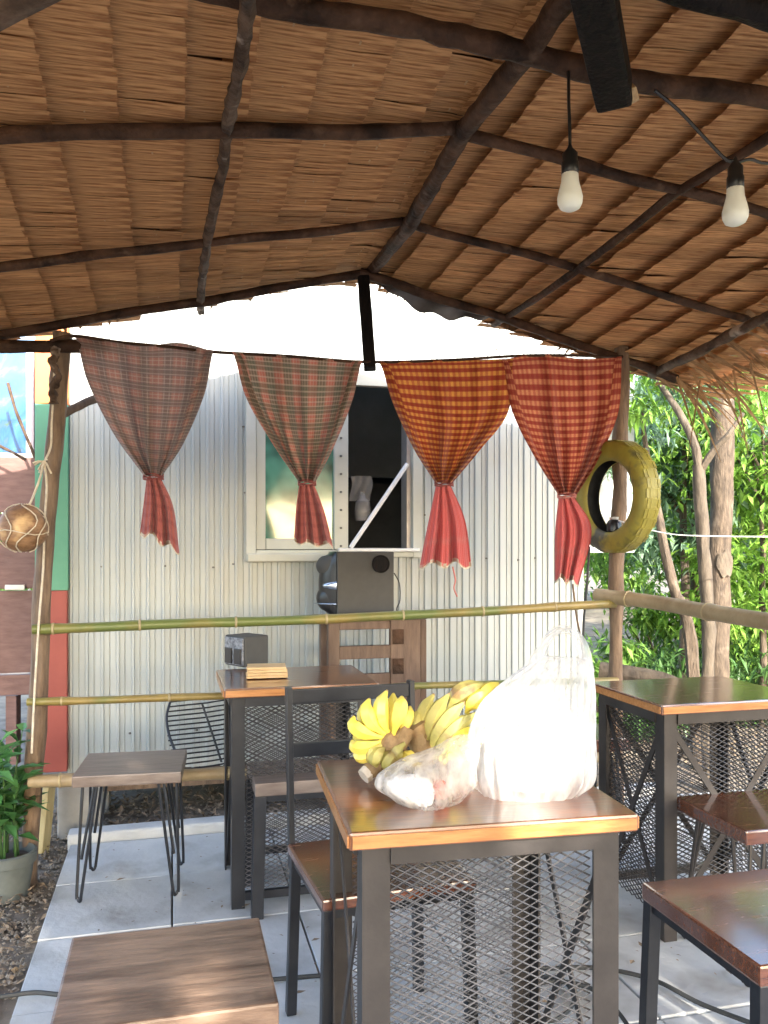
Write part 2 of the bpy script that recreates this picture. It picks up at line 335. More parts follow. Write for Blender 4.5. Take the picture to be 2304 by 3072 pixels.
# ------------------------------------------------------------------ ground and paving
def zg(x, y):
    return .02 * noise.noise(Vector((x * 1.1, y * 1.1, 0))) + .012 * noise.noise(Vector((x * 5, y * 5, 3)))
mb = MB(); N = 90
def gpos(u):                                                             # dense near the hut, reaching the horizon
    t = 2 * u - 1; return math.copysign(abs(t) ** 3.2, t) * 220 + t * 5
mb.grid(lambda u, v: Vector((gpos(u), 3 + gpos(v), zg(gpos(u), 3 + gpos(v)) - .012)), N, N)
structure(mb.build('ground', 'dirt', smooth=80))
pav = bpy.data.objects.new('pavement', None); COL.objects.link(pav); structure(pav)
TW, TS = .462, .484
pm_ = []
for k in range(4):
    b_ = MB().box((0, 0, -.02), (TW - .007, TS - .007, .052)); rr = random.Random(k)
    me = b_.mesh('paver', 'concrete', bevel=.004); pm_.append(me)
S_BACK = 4.10
for i in range(8):
    for j in range(11):
        o = bpy.data.objects.new('paver', pm_[(i * 3 + j) % 4]); COL.objects.link(o); o.parent = pav
        o.location = H(-.46 + (i + .5) * TW, S_BACK - (j + .5) * TS, .044 + R.uniform(-.003, .003))
        o.rotation_euler = (R.uniform(-.004, .004), R.uniform(-.004, .004), YAW + R.uniform(-.004, .004))
for a, b_ in ((-.47, .30), (.31, 1.1), (1.11, 1.9), (1.91, 2.7)):
    k = MB(); p0, p1 = H(a, S_BACK + .06, .05), H(b_, S_BACK + .06, .055)
    k.bar(p0, p1, .10, .085).build('kerb_stone', 'kerb', pav, bevel=.012)
# ------------------------------------------------------------------ thatched shelter
shelter = thing('thatched_shelter', 'open pole shelter with brown nipa leaf thatch over dark log rafters', 'shelter', H(.845, 1.5, 0))
WR = .845
TR = [(1.86, 2.69, .105), (2.34, 2.672, .142), (3.05, 2.662, .187), (3.72, 2.678, .25)]
def roofz(w, s):
    if s <= TR[0][0]: zr, m_ = TR[0][1], TR[0][2]
    elif s >= TR[-1][0]: zr, m_ = TR[-1][1], TR[-1][2]
    else:
        for a, b_ in zip(TR, TR[1:]):
            if a[0] <= s <= b_[0]:
                t = (s - a[0]) / (b_[0] - a[0]); zr = a[1] + t * (b_[1] - a[1]); m_ = a[2] + t * (b_[2] - a[2])
    return zr - m_ * abs(w - WR)
S0, S1, WL_, WR_ = -.42, 3.93, -1.55, 2.78
cover = MB()
for sgn, we in ((-1, WL_ - .05), (1, WR_ - .12)):
    def fn(u, v, we=we):
        w = WR + (we - WR) * u; s = S0 + (S1 - .05 - S0) * v
        return H(w, s, roofz(w, s) + .125)
    cover.grid(fn, 10, 20); fn2 = lambda u, v: fn(u, v) + Vector((0, 0, .05)); cover.grid(fn2, 10, 20)
for we in (WL_, WR_ - .1):                                               # bundled leaf ends closing the far gable edge
    cover.grid(lambda u, v: H(WR + (we - WR) * u, S1 - .06 + .01 * math.sin(u * 90), roofz(WR + (we - WR) * u, S1) + .028 + .11 * v), 60, 1)
roof = cover.build('roof', 'thatch_cover', shelter)
EXPO, LW = .168, .040
leaves = []                                                              # (distance, verts, faces)
def leaf_strip(w0, length, s0, width, sgn, drop0, drop1, skew, curl, rag):
    """one folded leaf: from its upper end down the slope"""
    vs = []; nseg = 3
    for i in range(nseg + 1):
        t = i / nseg; w = w0 + sgn * length * t; s = s0 + skew * t
        for q in (-.5, 0, .5):
            ss = s + q * width; zb = roofz(w, min(ss, 3.9)) + .045 + drop0 + (drop1 - drop0) * t
            z = zb + (0 if q == 0 else curl) + .004 * noise.noise(Vector((w * 9, ss * 30, 1)))
            we = w + (rag * q * 2 * sgn if i == 0 else 0)
            vs.append(H(we, ss, z))
    fs = [(i * 3 + j, i * 3 + j + 1, i * 3 + 4 + j, i * 3 + 3 + j) for i in range(nseg) for j in range(2)]
    uvs = [(length * i / nseg, q * width) for i in range(nseg + 1) for q in (-.5, 0, .5)]
    return vs, fs, uvs
stitches = MB()
for sgn, we in ((-1, WL_), (1, WR_)):
    nc = int(abs(we - WR) / EXPO) + 1
    for c in range(nc):
        w0 = WR + sgn * (c * EXPO - .03)
        phase = R.random() * 9; s = S0
        while s < S1 + R.uniform(-.03, .03):
            wd = LW * R.uniform(.7, 1.5); wob = .008 * noise.noise(Vector((s * 1.3, phase, 0))) + R.uniform(-.004, .004)
            wj = w0 + sgn * wob
            last = c == nc - 1
            L = EXPO + .075 + (R.uniform(0, .09) if last else 0)
            d0 = -.012 + R.uniform(-.003, .002)
            if R.random() < .045: d0 -= R.uniform(.004, .012)
            vs, fs, uvs = leaf_strip(wj, L, s + wd / 2, wd * 1.06, sgn, d0, .014 if sgn < 0 else .036, R.uniform(-.004, .004), R.uniform(.0, .0025), R.uniform(-.004, .004))
            ctr = vs[4]; leaves.append((ctr, vs, fs, uvs))
            if R.random() < .45:
                p = H(wj + sgn * EXPO * .52, s + wd * .5, roofz(wj + sgn * EXPO * .5, min(s, 3.9)) + .045 + (d0 + (.014 if sgn < 0 else .036)) / 2 - .0035)
                stitches.box(p, (.005, R.uniform(.012, .024), .003), Matrix.Rotation(YAW, 3, 'Z'))
            s += wd
def onscreen(p, m_=0):
    if p.y < .2: return False
    x = 1152 + F * p.x / p.y; y = HZ - F * (p.z - CZ) / p.y
    return -m_ < x < 2304 + m_ and -m_ < y < 3072 + m_
vis = sorted([k for k in leaves if onscreen(k[0], -15)], key=lambda k: k[0].y)
single = set(id(k) for k in vis[:300]); rest = MB()
for k in leaves:
    q = MB() if id(k) in single else rest; o = len(q.v); q.add(k[1], k[2])
    for i, t_ in enumerate(k[3]): q.uv[o + i] = t_
    if id(k) in single: q.build('thatch_leaf', 'thatch', roof)
rest.build('thatch_leaf_mass', 'thatch', roof, kind='stuff')
stitches.build('leaf_stitching', 'stitch', roof, kind='stuff')
# fringe: long dry leaf ends hanging off the right eave and the gable ends
fr = MB()
def blade(a, dirv, L, wd, droop, twist):
    side = Vector((-dirv.y, dirv.x, 0)).normalized(); side = (side * math.cos(twist) + Vector((0, 0, 1)) * math.sin(twist))
    vs = []
    for i in range(5):
        t = i / 4; p = a + dirv * L * t + Vector((0, 0, -droop * t * t)); h = wd * (1 - t ** 2 * .9) / 2
        vs += [p - side * h, p + side * h]
    fr.add(vs, [(i * 2, i * 2 + 1, i * 2 + 3, i * 2 + 2) for i in range(4)])
WV = H(1, 0, 0); UV_ = H(0, 1, 0)
s = .6
while s < 3.95:
    for k in range(2):
        w = WR_ - R.uniform(.02, .45); a = H(w, s, roofz(w, s) + .03)
        dv = (WV * R.uniform(.7, 1) + UV_ * R.uniform(-.45, .3) + Vector((0, 0, R.uniform(-.45, -.12)))).normalized()
        long = R.random() < .16
        blade(a, dv, R.uniform(.12, .34) if not long else R.uniform(.3, .5), R.uniform(.012, .026), R.uniform(.01, .09) if not long else R.uniform(.12, .3), R.uniform(-.7, .7))
    s += .028
for px, py, tx, ty in ((2030, 1130, 2095, 1330), (2080, 1120, 2165, 1310), (2200, 1110, 2245, 1370), (2250, 1090, 2304, 1290), (2100, 1140, 2060, 1400), (2170, 1120, 2260, 1230)):
    a = PS(px, py, 3.2); b2 = PS(tx, ty, 3.2); d = b2 - a; blade(a, d.normalized(), d.length, .016, .0, R.uniform(-.6, .6))
for k in range(26):
    w = R.uniform(-1.3, WR_); a = H(w, 3.86, roofz(w, 3.86) + .03)
    blade(a, (UV_ + WV * R.uniform(-.4, .4) + Vector((0, 0, R.uniform(-.3, .05)))).normalized(), R.uniform(.03, .09), .016, .004, R.uniform(-.3, .3))
fr.build('thatch_fringe', 'thatch_fringe', roof, kind='stuff')
# posts, logs
log([PZ(88, 2672, -.03), PS(120, 1890, 3.72), PS(188, 1000, 3.72)], .037, seed=1).build('post', 'post_wood', shelter, smooth=True)
pr = PS(1868, 1080, 3.72); log([Vector((pr.x - .03, pr.y, -.02)), PS(1846, 1800, 3.72), PS(1868, 1030, 3.72)], .036, seed=2).build('post', 'post_wood', shelter, smooth=True)
for k, (w, s) in enumerate(((-.58, -.3), (2.25, -.3), (-.96, 1.95), (2.25, 1.5))):
    log([H(w, s, -.02), H(w, s, roofz(w, s))], .04, seed=20 + k).build('post', 'post_wood', shelter, smooth=True)
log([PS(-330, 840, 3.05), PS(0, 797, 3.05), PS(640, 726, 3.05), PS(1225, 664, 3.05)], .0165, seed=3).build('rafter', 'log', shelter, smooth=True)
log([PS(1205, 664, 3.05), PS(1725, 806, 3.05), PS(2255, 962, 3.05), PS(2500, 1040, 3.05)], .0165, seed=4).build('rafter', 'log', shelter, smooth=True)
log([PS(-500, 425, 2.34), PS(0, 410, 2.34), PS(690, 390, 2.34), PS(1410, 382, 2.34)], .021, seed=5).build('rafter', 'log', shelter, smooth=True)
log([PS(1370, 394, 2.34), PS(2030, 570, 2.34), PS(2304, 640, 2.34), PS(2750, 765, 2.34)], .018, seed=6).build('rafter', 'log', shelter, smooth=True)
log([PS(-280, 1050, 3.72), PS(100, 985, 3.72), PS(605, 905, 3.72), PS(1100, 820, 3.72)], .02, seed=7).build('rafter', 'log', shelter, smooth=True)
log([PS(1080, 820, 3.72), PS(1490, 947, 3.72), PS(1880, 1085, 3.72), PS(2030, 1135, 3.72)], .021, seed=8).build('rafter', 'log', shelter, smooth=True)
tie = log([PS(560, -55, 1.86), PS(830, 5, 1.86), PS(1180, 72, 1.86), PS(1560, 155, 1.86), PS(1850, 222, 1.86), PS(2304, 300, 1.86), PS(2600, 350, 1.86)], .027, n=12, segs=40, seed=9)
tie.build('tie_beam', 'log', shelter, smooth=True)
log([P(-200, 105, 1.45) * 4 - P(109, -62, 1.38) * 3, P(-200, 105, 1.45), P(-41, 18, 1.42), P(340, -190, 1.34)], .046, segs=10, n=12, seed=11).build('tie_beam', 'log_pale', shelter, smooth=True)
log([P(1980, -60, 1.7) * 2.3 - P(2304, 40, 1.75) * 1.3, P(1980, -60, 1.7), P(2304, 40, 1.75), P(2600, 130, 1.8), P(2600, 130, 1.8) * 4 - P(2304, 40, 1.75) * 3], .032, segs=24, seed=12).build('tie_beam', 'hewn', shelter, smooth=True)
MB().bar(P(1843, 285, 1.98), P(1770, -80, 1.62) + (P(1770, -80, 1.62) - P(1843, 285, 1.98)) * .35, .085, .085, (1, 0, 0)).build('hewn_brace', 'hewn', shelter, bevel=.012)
MB().bar(P(1882, 258, 1.955), P(1894, 302, 1.975), .06, .03, (1, 0, 0)).build('wood_wedge', 'raw_wood', shelter, bevel=.006)
log([PS(1800, -150, 1.49), PS(1690, 0, 1.67), PS(1590, 140, 1.86), PS(1385, 400, 2.34), PS(1228, 680, 3.05), PS(1093, 832, 3.9)], .028, n=12, segs=50, wob=.010, seed=13).build('ridge_pole', 'log', shelter, smooth=True)
log([PS(745, -110, 1.6), PS(735, 0, 1.75), PS(718, 180, 1.98), PS(683, 395, 2.34), PS(622, 730, 3.05), PS(604, 935, 3.87)], .0165, segs=60, wob=.018, jit=.25, seed=14).build('purlin', 'log_pale', shelter, smooth=True)
log([PS(2800, 60, 1.55), PS(2304, 412, 2.01), PS(2030, 580, 2.34), PS(1725, 818, 3.05), PS(1482, 972, 3.87)], .0155, segs=40, seed=15).build('purlin', 'log', shelter, smooth=True)
log([PS(2750, 700, 2.2), PS(2304, 945, 2.85), PS(2100, 1055, 3.3), PS(1950, 1125, 3.8)], .022, segs=30, seed=16).build('purlin', 'log_pale', shelter, smooth=True)
log([PS(-260, 1030, 3.68), PS(60, 1040, 3.68), PS(330, 1035, 3.68)], .028, segs=14, seed=17).build('wall_plate', 'log', shelter, smooth=True)
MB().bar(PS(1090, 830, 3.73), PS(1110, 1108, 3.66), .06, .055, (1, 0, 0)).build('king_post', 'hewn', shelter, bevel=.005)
log([PS(182, 1250, 3.80), PS(300, 1188, 4.0)], .017, segs=6, seed=18).build('brace', 'post_wood', shelter, smooth=True)
tp = MB()
tp.grid(lambda u, v: PS(1135 + 350 * u, 828 + 118 * u + (10 + 62 * math.sin(math.pi * min(1, u * 1.05)) ** .8 * (1 - .35 * u)) * v + 7 * math.sin(u * 23) * v, 3.80 + .02 * math.sin(u * 17 + v * 3)), 36, 6)
tp.build('tarpaulin_strip', 'tarp', shelter, smooth=80)
log([P(160, 1040, 3.38), P(150, 1085, 3.36), P(170, 1120, 3.36), P(150, 1160, 3.36), P(158, 1210, 3.36)], .014, segs=20, wob=.02, jit=.5, seed=19).build('dried_vine', 'log_pale', shelter, smooth=True)

# ------------------------------------------------------------------ bamboo railing
rail = thing('bamboo_railing', 'yellow green bamboo rails lashed between the shelter posts', 'railing', PS(120, 1890, 3.70) * Vector((1, 1, 0)) if False else Vector((PS(120, 1890, 3.7).x, PS(120, 1890, 3.7).y, 0)))
def bamboo(pts, r, nodes_at, mat, ringmat='bamboo_ring', sag=.004, seed=0):
    pts = resample(pts, 40); pts = [p + noise.noise_vector(p * 1.7 + Vector((seed, 0, 0))) * .006 for p in pts]
    ts = sorted(nodes_at); rr = []
    for i in range(41):
        d = min(abs(i / 40 - t) for t in ts); rr.append(r * (1 + .16 * max(0, 1 - d / .02)))
    ob = MB().tube(pts, rr, 10).build('rail', mat, rail, smooth=True)
    for t in ts:
        k = min(39, int(t * 40)); a = pts[k].lerp(pts[k + 1], t * 40 - k); d = (pts[k + 1] - pts[k]).normalized()
        MB().tube([a - d * .006, a - d * .003, a + d * .003, a + d * .006], [r * 1.02, r * 1.2, r * 1.2, r * 1.02], 10).build('node_ring', ringmat, ob, smooth=True)
    return ob
bamboo([PS(98, 1888, 3.66), PS(1000, 1857, 3.66), PS(1845, 1812, 3.66)], .021, (.03, .16, .31, .46, .595, .74, .88), 'bamboo', seed=1)
bamboo([PS(82, 2106, 3.66), PS(700, 2090, 3.66), PS(1280, 2056, 3.66), PS(1850, 2040, 3.66)], .016, (.05, .21, .40, .60, .8), 'bamboo', seed=2)
bamboo([PS(88, 2345, 3.66), PS(694, 2318, 3.66), PS(1280, 2290, 3.66), PS(1850, 2270, 3.66)], .026, (.045, .3, .55, .8), 'bamboo_dry', seed=3)
bamboo([PS(1790, 1785, 3.76), H(2.2, 3.4, 1.165), H(2.2, 2.6, 1.14), H(2.2, 1.4, 1.12)], .034, (.08, .3, .55, .8), 'bamboo_dry', seed=4)

# ------------------------------------------------------------------ white corrugated shack
SW = 4.62
shack = thing('sheet_metal_shack', 'white ribbed sheet metal shack with a sliding window behind the railing', 'shack', H(.9, SW, 0))
def wof(px, s=SW): return WS(PS(px, 1640, s))[0]
def zof(px, py, s=SW): return PS(px, py, s).z
WA, WB = wof(203), wof(1742)
Z0, Z1 = .24, 3.15
wwin0, wwin1 = wof(752), wof(1236); zw0, zw1 = zof(1000, 1662), zof(1000, 1150)
PER = .076; nrib = int((WB - WA) / PER); per = (WB - WA) / nrib
sheets = [0, 10, 20, 30, nrib]
for a, b_ in zip(sheets, sheets[1:]):
    mb = MB(); bow = .004 * (sheets.index(a) % 2)
    for k in range(a, b_):
        x0 = WA + k * per
        pr_ = [(0, 0), (.10, 0), (.15, .012), (.30, .012), (.35, 0), (.655, 0), (.68, -.006), (.73, -.006), (.755, 0), (1, 0)]
        for (u0, d0), (u1, d1) in zip(pr_, pr_[1:]):
            m_ = x0 + (u0 + u1) / 2 * per; inw = wwin0 < m_ < wwin1
            for za, zb in (((Z0, zw0), (zw1, Z1)) if inw else ((Z0, .9), (.9, 1.7), (1.7, Z1))):
                mb.add([H(x0 + u0 * per, SW - d0 - bow, za), H(x0 + u1 * per, SW - d1 - bow, za), H(x0 + u1 * per, SW - d1 - bow, zb), H(x0 + u0 * per, SW - d0 - bow, zb)], [(0, 1, 2, 3)])
    mb.build('siding_sheet', 'sheet', shack)
for px, py in ((305, 1700), (495, 1698), (640, 1702), (700, 1692), (730, 1280), (735, 1478), (1090, 1745), (1460, 1675), (1555, 1680), (1606, 1674), (1490, 1048), (390, 2200), (590, 2190), (1280, 1640), (1275, 1545)):
    p = PS(px, py, SW - .006); MB().lathe(p, [(.001, -.005), (.007, -.004), (.007, .004), (.001, .005)], 8).build('screw', 'screw', shack)
D = 1.9
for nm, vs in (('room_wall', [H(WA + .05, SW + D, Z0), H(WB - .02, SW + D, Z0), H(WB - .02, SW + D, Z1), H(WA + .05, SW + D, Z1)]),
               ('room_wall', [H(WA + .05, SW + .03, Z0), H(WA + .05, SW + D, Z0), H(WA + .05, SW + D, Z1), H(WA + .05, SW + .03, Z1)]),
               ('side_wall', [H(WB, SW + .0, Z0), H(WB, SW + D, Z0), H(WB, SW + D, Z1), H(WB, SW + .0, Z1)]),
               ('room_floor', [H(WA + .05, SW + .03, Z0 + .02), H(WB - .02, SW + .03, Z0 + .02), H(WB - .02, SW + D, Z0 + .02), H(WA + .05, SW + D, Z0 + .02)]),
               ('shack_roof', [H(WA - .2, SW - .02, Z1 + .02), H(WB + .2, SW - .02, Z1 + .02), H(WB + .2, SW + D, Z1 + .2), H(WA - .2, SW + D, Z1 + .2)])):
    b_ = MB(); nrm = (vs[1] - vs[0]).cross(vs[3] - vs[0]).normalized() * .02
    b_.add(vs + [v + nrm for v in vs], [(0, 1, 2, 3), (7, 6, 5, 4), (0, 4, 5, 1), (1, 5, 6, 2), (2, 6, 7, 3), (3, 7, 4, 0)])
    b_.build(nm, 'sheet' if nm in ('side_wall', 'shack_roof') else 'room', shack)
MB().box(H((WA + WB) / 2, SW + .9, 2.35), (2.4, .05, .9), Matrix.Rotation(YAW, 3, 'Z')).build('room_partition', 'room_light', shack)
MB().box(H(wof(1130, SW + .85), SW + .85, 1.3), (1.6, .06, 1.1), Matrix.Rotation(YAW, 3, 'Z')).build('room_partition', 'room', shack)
ra = wof(1180)
an = MB(); w2 = wof(1742); w3 = WS(PS(1852, 1640, SW + .5))[0]
an.box(H((w2 + w3) / 2 + .03, SW + .5, 2.13), (abs(w3 - w2) + .14, .10, 1.48), Matrix.Rotation(YAW, 3, 'Z')); an.build('side_annex', 'sheet', shack)
MB().box(H((WA + WB) / 2, SW + .02, Z0 - .05), (WB - WA, .08, .09), Matrix.Rotation(YAW, 3, 'Z')).build('sill_beam', 'post_wood', shack)
for k, w in enumerate((WA + .1, WA + 1.1, WA + 2.0, WB - .12)):
    MB().box(H(w, SW + .16, .1), (.2, .2, .2), Matrix.Rotation(YAW, 3, 'Z')).build('footing_block', 'block', shack, bevel=.008)
# window: frame, sashes, pane
ROT = Matrix.Rotation(YAW, 3, 'Z')
win = MB()
def wbar(mbx, pxa, pxb, pya, pyb, th=.05, off=.0, ref=1000):
    wa, wb = wof(pxa), wof(pxb); za, zb = zof(ref, pyb), zof(ref, pya)
    mbx.box(H((wa + wb) / 2, SW - off, (za + zb) / 2), (wb - wa, th, zb - za), ROT)
wbar(win, 736, 766, 1120, 1682, .05, .012); wbar(win, 1234, 1262, 1120, 1674, .05, .012); wbar(win, 766, 1234, 1120, 1156, .05, .012)
wbar(win, 766, 1234, 1650, 1672, .05, .010)
window = win.build('window', 'frame_cream', shack, bevel=.004)
sl = MB(); wbar(sl, 738, 957, 1660, 1684, .09, .03); sl.build('sill', 'frame_cream', window, bevel=.008)
sl = MB(); wbar(sl, 1010, 1250, 1645, 1655, .08, .03); sl.build('sill', 'white_pvc', window, bevel=.005)
sa = MB(); wbar(sa, 768, 796, 1158, 1648, .03, -.005); wbar(sa, 798, 1000, 1616, 1648, .03, -.005); wbar(sa, 798, 1000, 1158, 1180, .03, -.005)
sa.build('sash', 'frame_cream', window, bevel=.003)
mu = MB(); wbar(mu, 1000, 1041, 1158, 1648, .04, .016); mul = mu.build('mullion', 'frame_cream', window, bevel=.003)
for k in range(8):
    p = PS(1023, 1260 + k * 54, SW - .039); MB().lathe(p, [(.001, -.006), (.007, -.005), (.007, .005), (.001, .006)], 8).build('bolt_hole', 'screw', window)
gl = MB(); wbar(gl, 796, 1000, 1180, 1616, .006, -.006); gl.build('pane', 'glass_green', window)
rv = MB(); wbar(rv, 1222, 1236, 1158, 1648, .12, -.07); rv.build('reveal', 'metal_pale', window)
# leaning white tube in the window
t = MB().tube([PS(1052, 1643, SW - .045), PS(1222, 1392, SW - .02)], .013, 10).build('window_prop_rod', 'white_pvc', smooth=True)
tag(t, 'white plastic rod leaning diagonally across the open window', 'rod')
# things seen in the dark room
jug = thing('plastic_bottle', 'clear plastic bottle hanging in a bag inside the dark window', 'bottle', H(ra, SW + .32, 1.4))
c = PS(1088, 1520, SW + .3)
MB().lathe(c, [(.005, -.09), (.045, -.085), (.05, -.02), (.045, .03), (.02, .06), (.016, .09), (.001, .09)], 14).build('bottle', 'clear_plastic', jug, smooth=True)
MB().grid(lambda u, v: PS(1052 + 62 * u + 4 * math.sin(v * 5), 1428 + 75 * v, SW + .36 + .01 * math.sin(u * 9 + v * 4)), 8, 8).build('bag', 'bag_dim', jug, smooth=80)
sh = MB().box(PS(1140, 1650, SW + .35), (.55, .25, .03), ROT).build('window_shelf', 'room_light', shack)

# ------------------------------------------------------------------ painted pillar, gate and mural on the left
pill = thing('painted_pillar', 'square corner pillar painted orange, green and red beside the shack', 'pillar', PS(150, 2320, 4.60) * Vector((1, 1, 0)) if False else Vector((PS(150, 2320, 4.6).x, PS(150, 2320, 4.6).y, 0)))
def pill_sec(nm, ya, yb, mat, xa=103, xb=206):
    a, b_ = WS(PS(xa, 1640, 4.56))[0], WS(PS(xb, 1640, 4.56))[0]; za, zb = PS(150, yb, 4.56).z, PS(150, ya, 4.56).z
    MB().box(H((a + b_) / 2, 4.62, (za + zb) / 2), (b_ - a - .004, .12, zb - za), ROT).build(nm, mat, pill, bevel=.004)
pill_sec('orange_section', 900, 1212, 'orange_paint'); pill_sec('green_section', 1212, 1772, 'green_paint', 103, 205); pill_sec('red_section', 1772, 2318, 'red_paint', 98, 202)
MB().bar(PS(128, 2560, 4.10), PS(150, 2340, 4.2), .085, .03, (1, 0, 0)).build('leaning_plank', 'plank_yellow', None, bevel=.004)
tag(bpy.data.objects['leaning_plank'], 'short pale yellow plank leaning at the foot of the pillar', 'plank')
blk = MB().box(PZ(215, 2520, .02) + Vector((0, .12, .12)), (.2, .16, .26), ROT).build('concrete_block', 'block', bevel=.008); tag(blk, 'grey concrete block under the shack corner beside the yellow plank', 'block')
gs = 5.1
gate = thing('brown_board_gate', 'reddish brown board gate at the left edge behind the post', 'gate', Vector((PS(30, 2060, gs).x, PS(30, 2060, gs).y, 0)))
for ya, yb in ((1372, 1538), (1542, 1622), (1626, 1766), (1772, 2018), (2024, 2085)):
    a, b_ = WS(PS(-260, 1640, gs))[0], WS(PS(108, 1640, gs))[0]; za, zb = PS(30, yb, gs).z, PS(30, ya, gs).z
    MB().box(H((a + b_) / 2, gs + R.uniform(0, .006), (za + zb) / 2), (b_ - a, .03, zb - za), ROT).build('board', 'gate_brown', gate, bevel=.004)
for px in (-60, 40):
    MB().bar(PS(px, 2085, gs + .03), PS(px, 2290, gs + .03), .06, .06, (1, 0, 0)).build('gate_leg', 'gate_brown', gate)
MB().bar(PS(15, 1762, gs - .03), PS(75, 1762, gs - .03), .02, .03).build('latch', 'metal_pale', gate, bevel=.003)
mural = thing('painted_window_panel', 'bright blue painted glass panel with leaf shapes above the brown gate', 'panel', Vector((PS(30, 1200, 5.2).x, PS(30, 1200, 5.2).y, PS(30, 1370, 5.2).z)))
a, b_ = WS(PS(-260, 1640, 5.14))[0], WS(PS(80, 1640, 5.14))[0]; za, zb = PS(30, 1362, 5.14).z, PS(30, 1030, 5.14).z
MB().box(H((a + b_) / 2, 5.15, (za + zb) / 2), (b_ - a, .012, zb - za), ROT).build('glass', 'mural', mural)
c_, d_ = WS(PS(80, 1640, 5.14))[0], WS(PS(104, 1640, 5.14))[0]
MB().box(H((c_ + d_) / 2, 5.14, (za + zb) / 2), (d_ - c_, .05, zb - za), ROT).build('frame_side', 'lilac', mural, bevel=.004)
MB().box(H((a + d_) / 2, 5.14, za - .012), (d_ - a, .055, .03), ROT).build('frame_bottom', 'metal_pale', mural, bevel=.004)
for k, pts in enumerate((((22, 1150), (45, 1230), (75, 1300), (108, 1375)), ((0, 1335), (40, 1355), (80, 1378)))):
    tw = log([PS(x, y, 4.9) for x, y in pts], .008, segs=10, wob=.01, seed=30 + k).build('bare_twig', 'log_pale', smooth=True)
    tag(tw, ('long bare twig slanting across the blue panel', 'thin short twig near the bottom edge of the blue panel')[k], 'twig')

# ------------------------------------------------------------------ hanging coconut
cc = PS(68, 1585, 3.52)
coc = thing('hanging_coconut', 'brown coconut in a string net hanging beside the left post', 'coconut', cc)
mb = MB()
mb.grid(lambda u, v: cc + Vector((math.cos(2 * math.pi * u) * math.sin(math.pi * v), math.sin(2 * math.pi * u) * math.sin(math.pi * v), math.cos(math.pi * v) * 1.02)) * (.090 + .006 * noise.noise(Vector((math.cos(2 * math.pi * u) * 2, math.sin(2 * math.pi * u) * 2, v * 4)))), 24, 14)
nut = mb.build('nut', 'coconut', coc, smooth=80)
def on(u, v): return cc + Vector((math.cos(u) * math.sin(v), math.sin(u) * math.sin(v), math.cos(v))) * .0965
for k in range(6):
    u0 = k * math.pi / 3
    MB().tube([on(u0 + .5 * math.sin(v * 2.4 + k), v) for v in [.12 + i * .23 for i in range(13)]], .0025, 5).build('net_cord', 'rope', nut, smooth=True)
MB().tube([on(u * .4, 1.75 + .1 * math.sin(u)) for u in range(17)], .0022, 5).build('net_cord', 'rope', nut, smooth=True)
kn = PS(133, 1385, 3.62)
MB().tube(spline([on(.3, .25), PS(95, 1500, 3.52), PS(118, 1440, 3.56), kn], 14), .0045, 6).build('hanging_cord', 'rope', coc, smooth=True)
MB().tube(spline([kn, PS(152, 1340, 3.65), PS(155, 1270, 3.66), PS(160, 1180, 3.66), PS(163, 1090, 3.66)], 16), .0045, 6).build('hanging_cord', 'rope', coc, smooth=True)
MB().tube(spline([kn, PS(140, 1460, 3.63), PS(134, 1560, 3.63), PS(130, 1700, 3.63), PS(118, 1850, 3.63), PS(105, 2050, 3.63), PS(95, 2260, 3.63)], 24), .0045, 6).build('hanging_cord', 'rope', coc, smooth=True)
k_ = MB()
for k in range(9):
    d = Vector((R.uniform(-1, 1), R.uniform(-1, 0), R.uniform(-1, 1))).normalized() * R.uniform(.02, .05); k_.tube([kn, kn + d * .5, kn + d + Vector((0, 0, -.01))], .004, 5)
k_.build('knot', 'rope', coc, smooth=True)

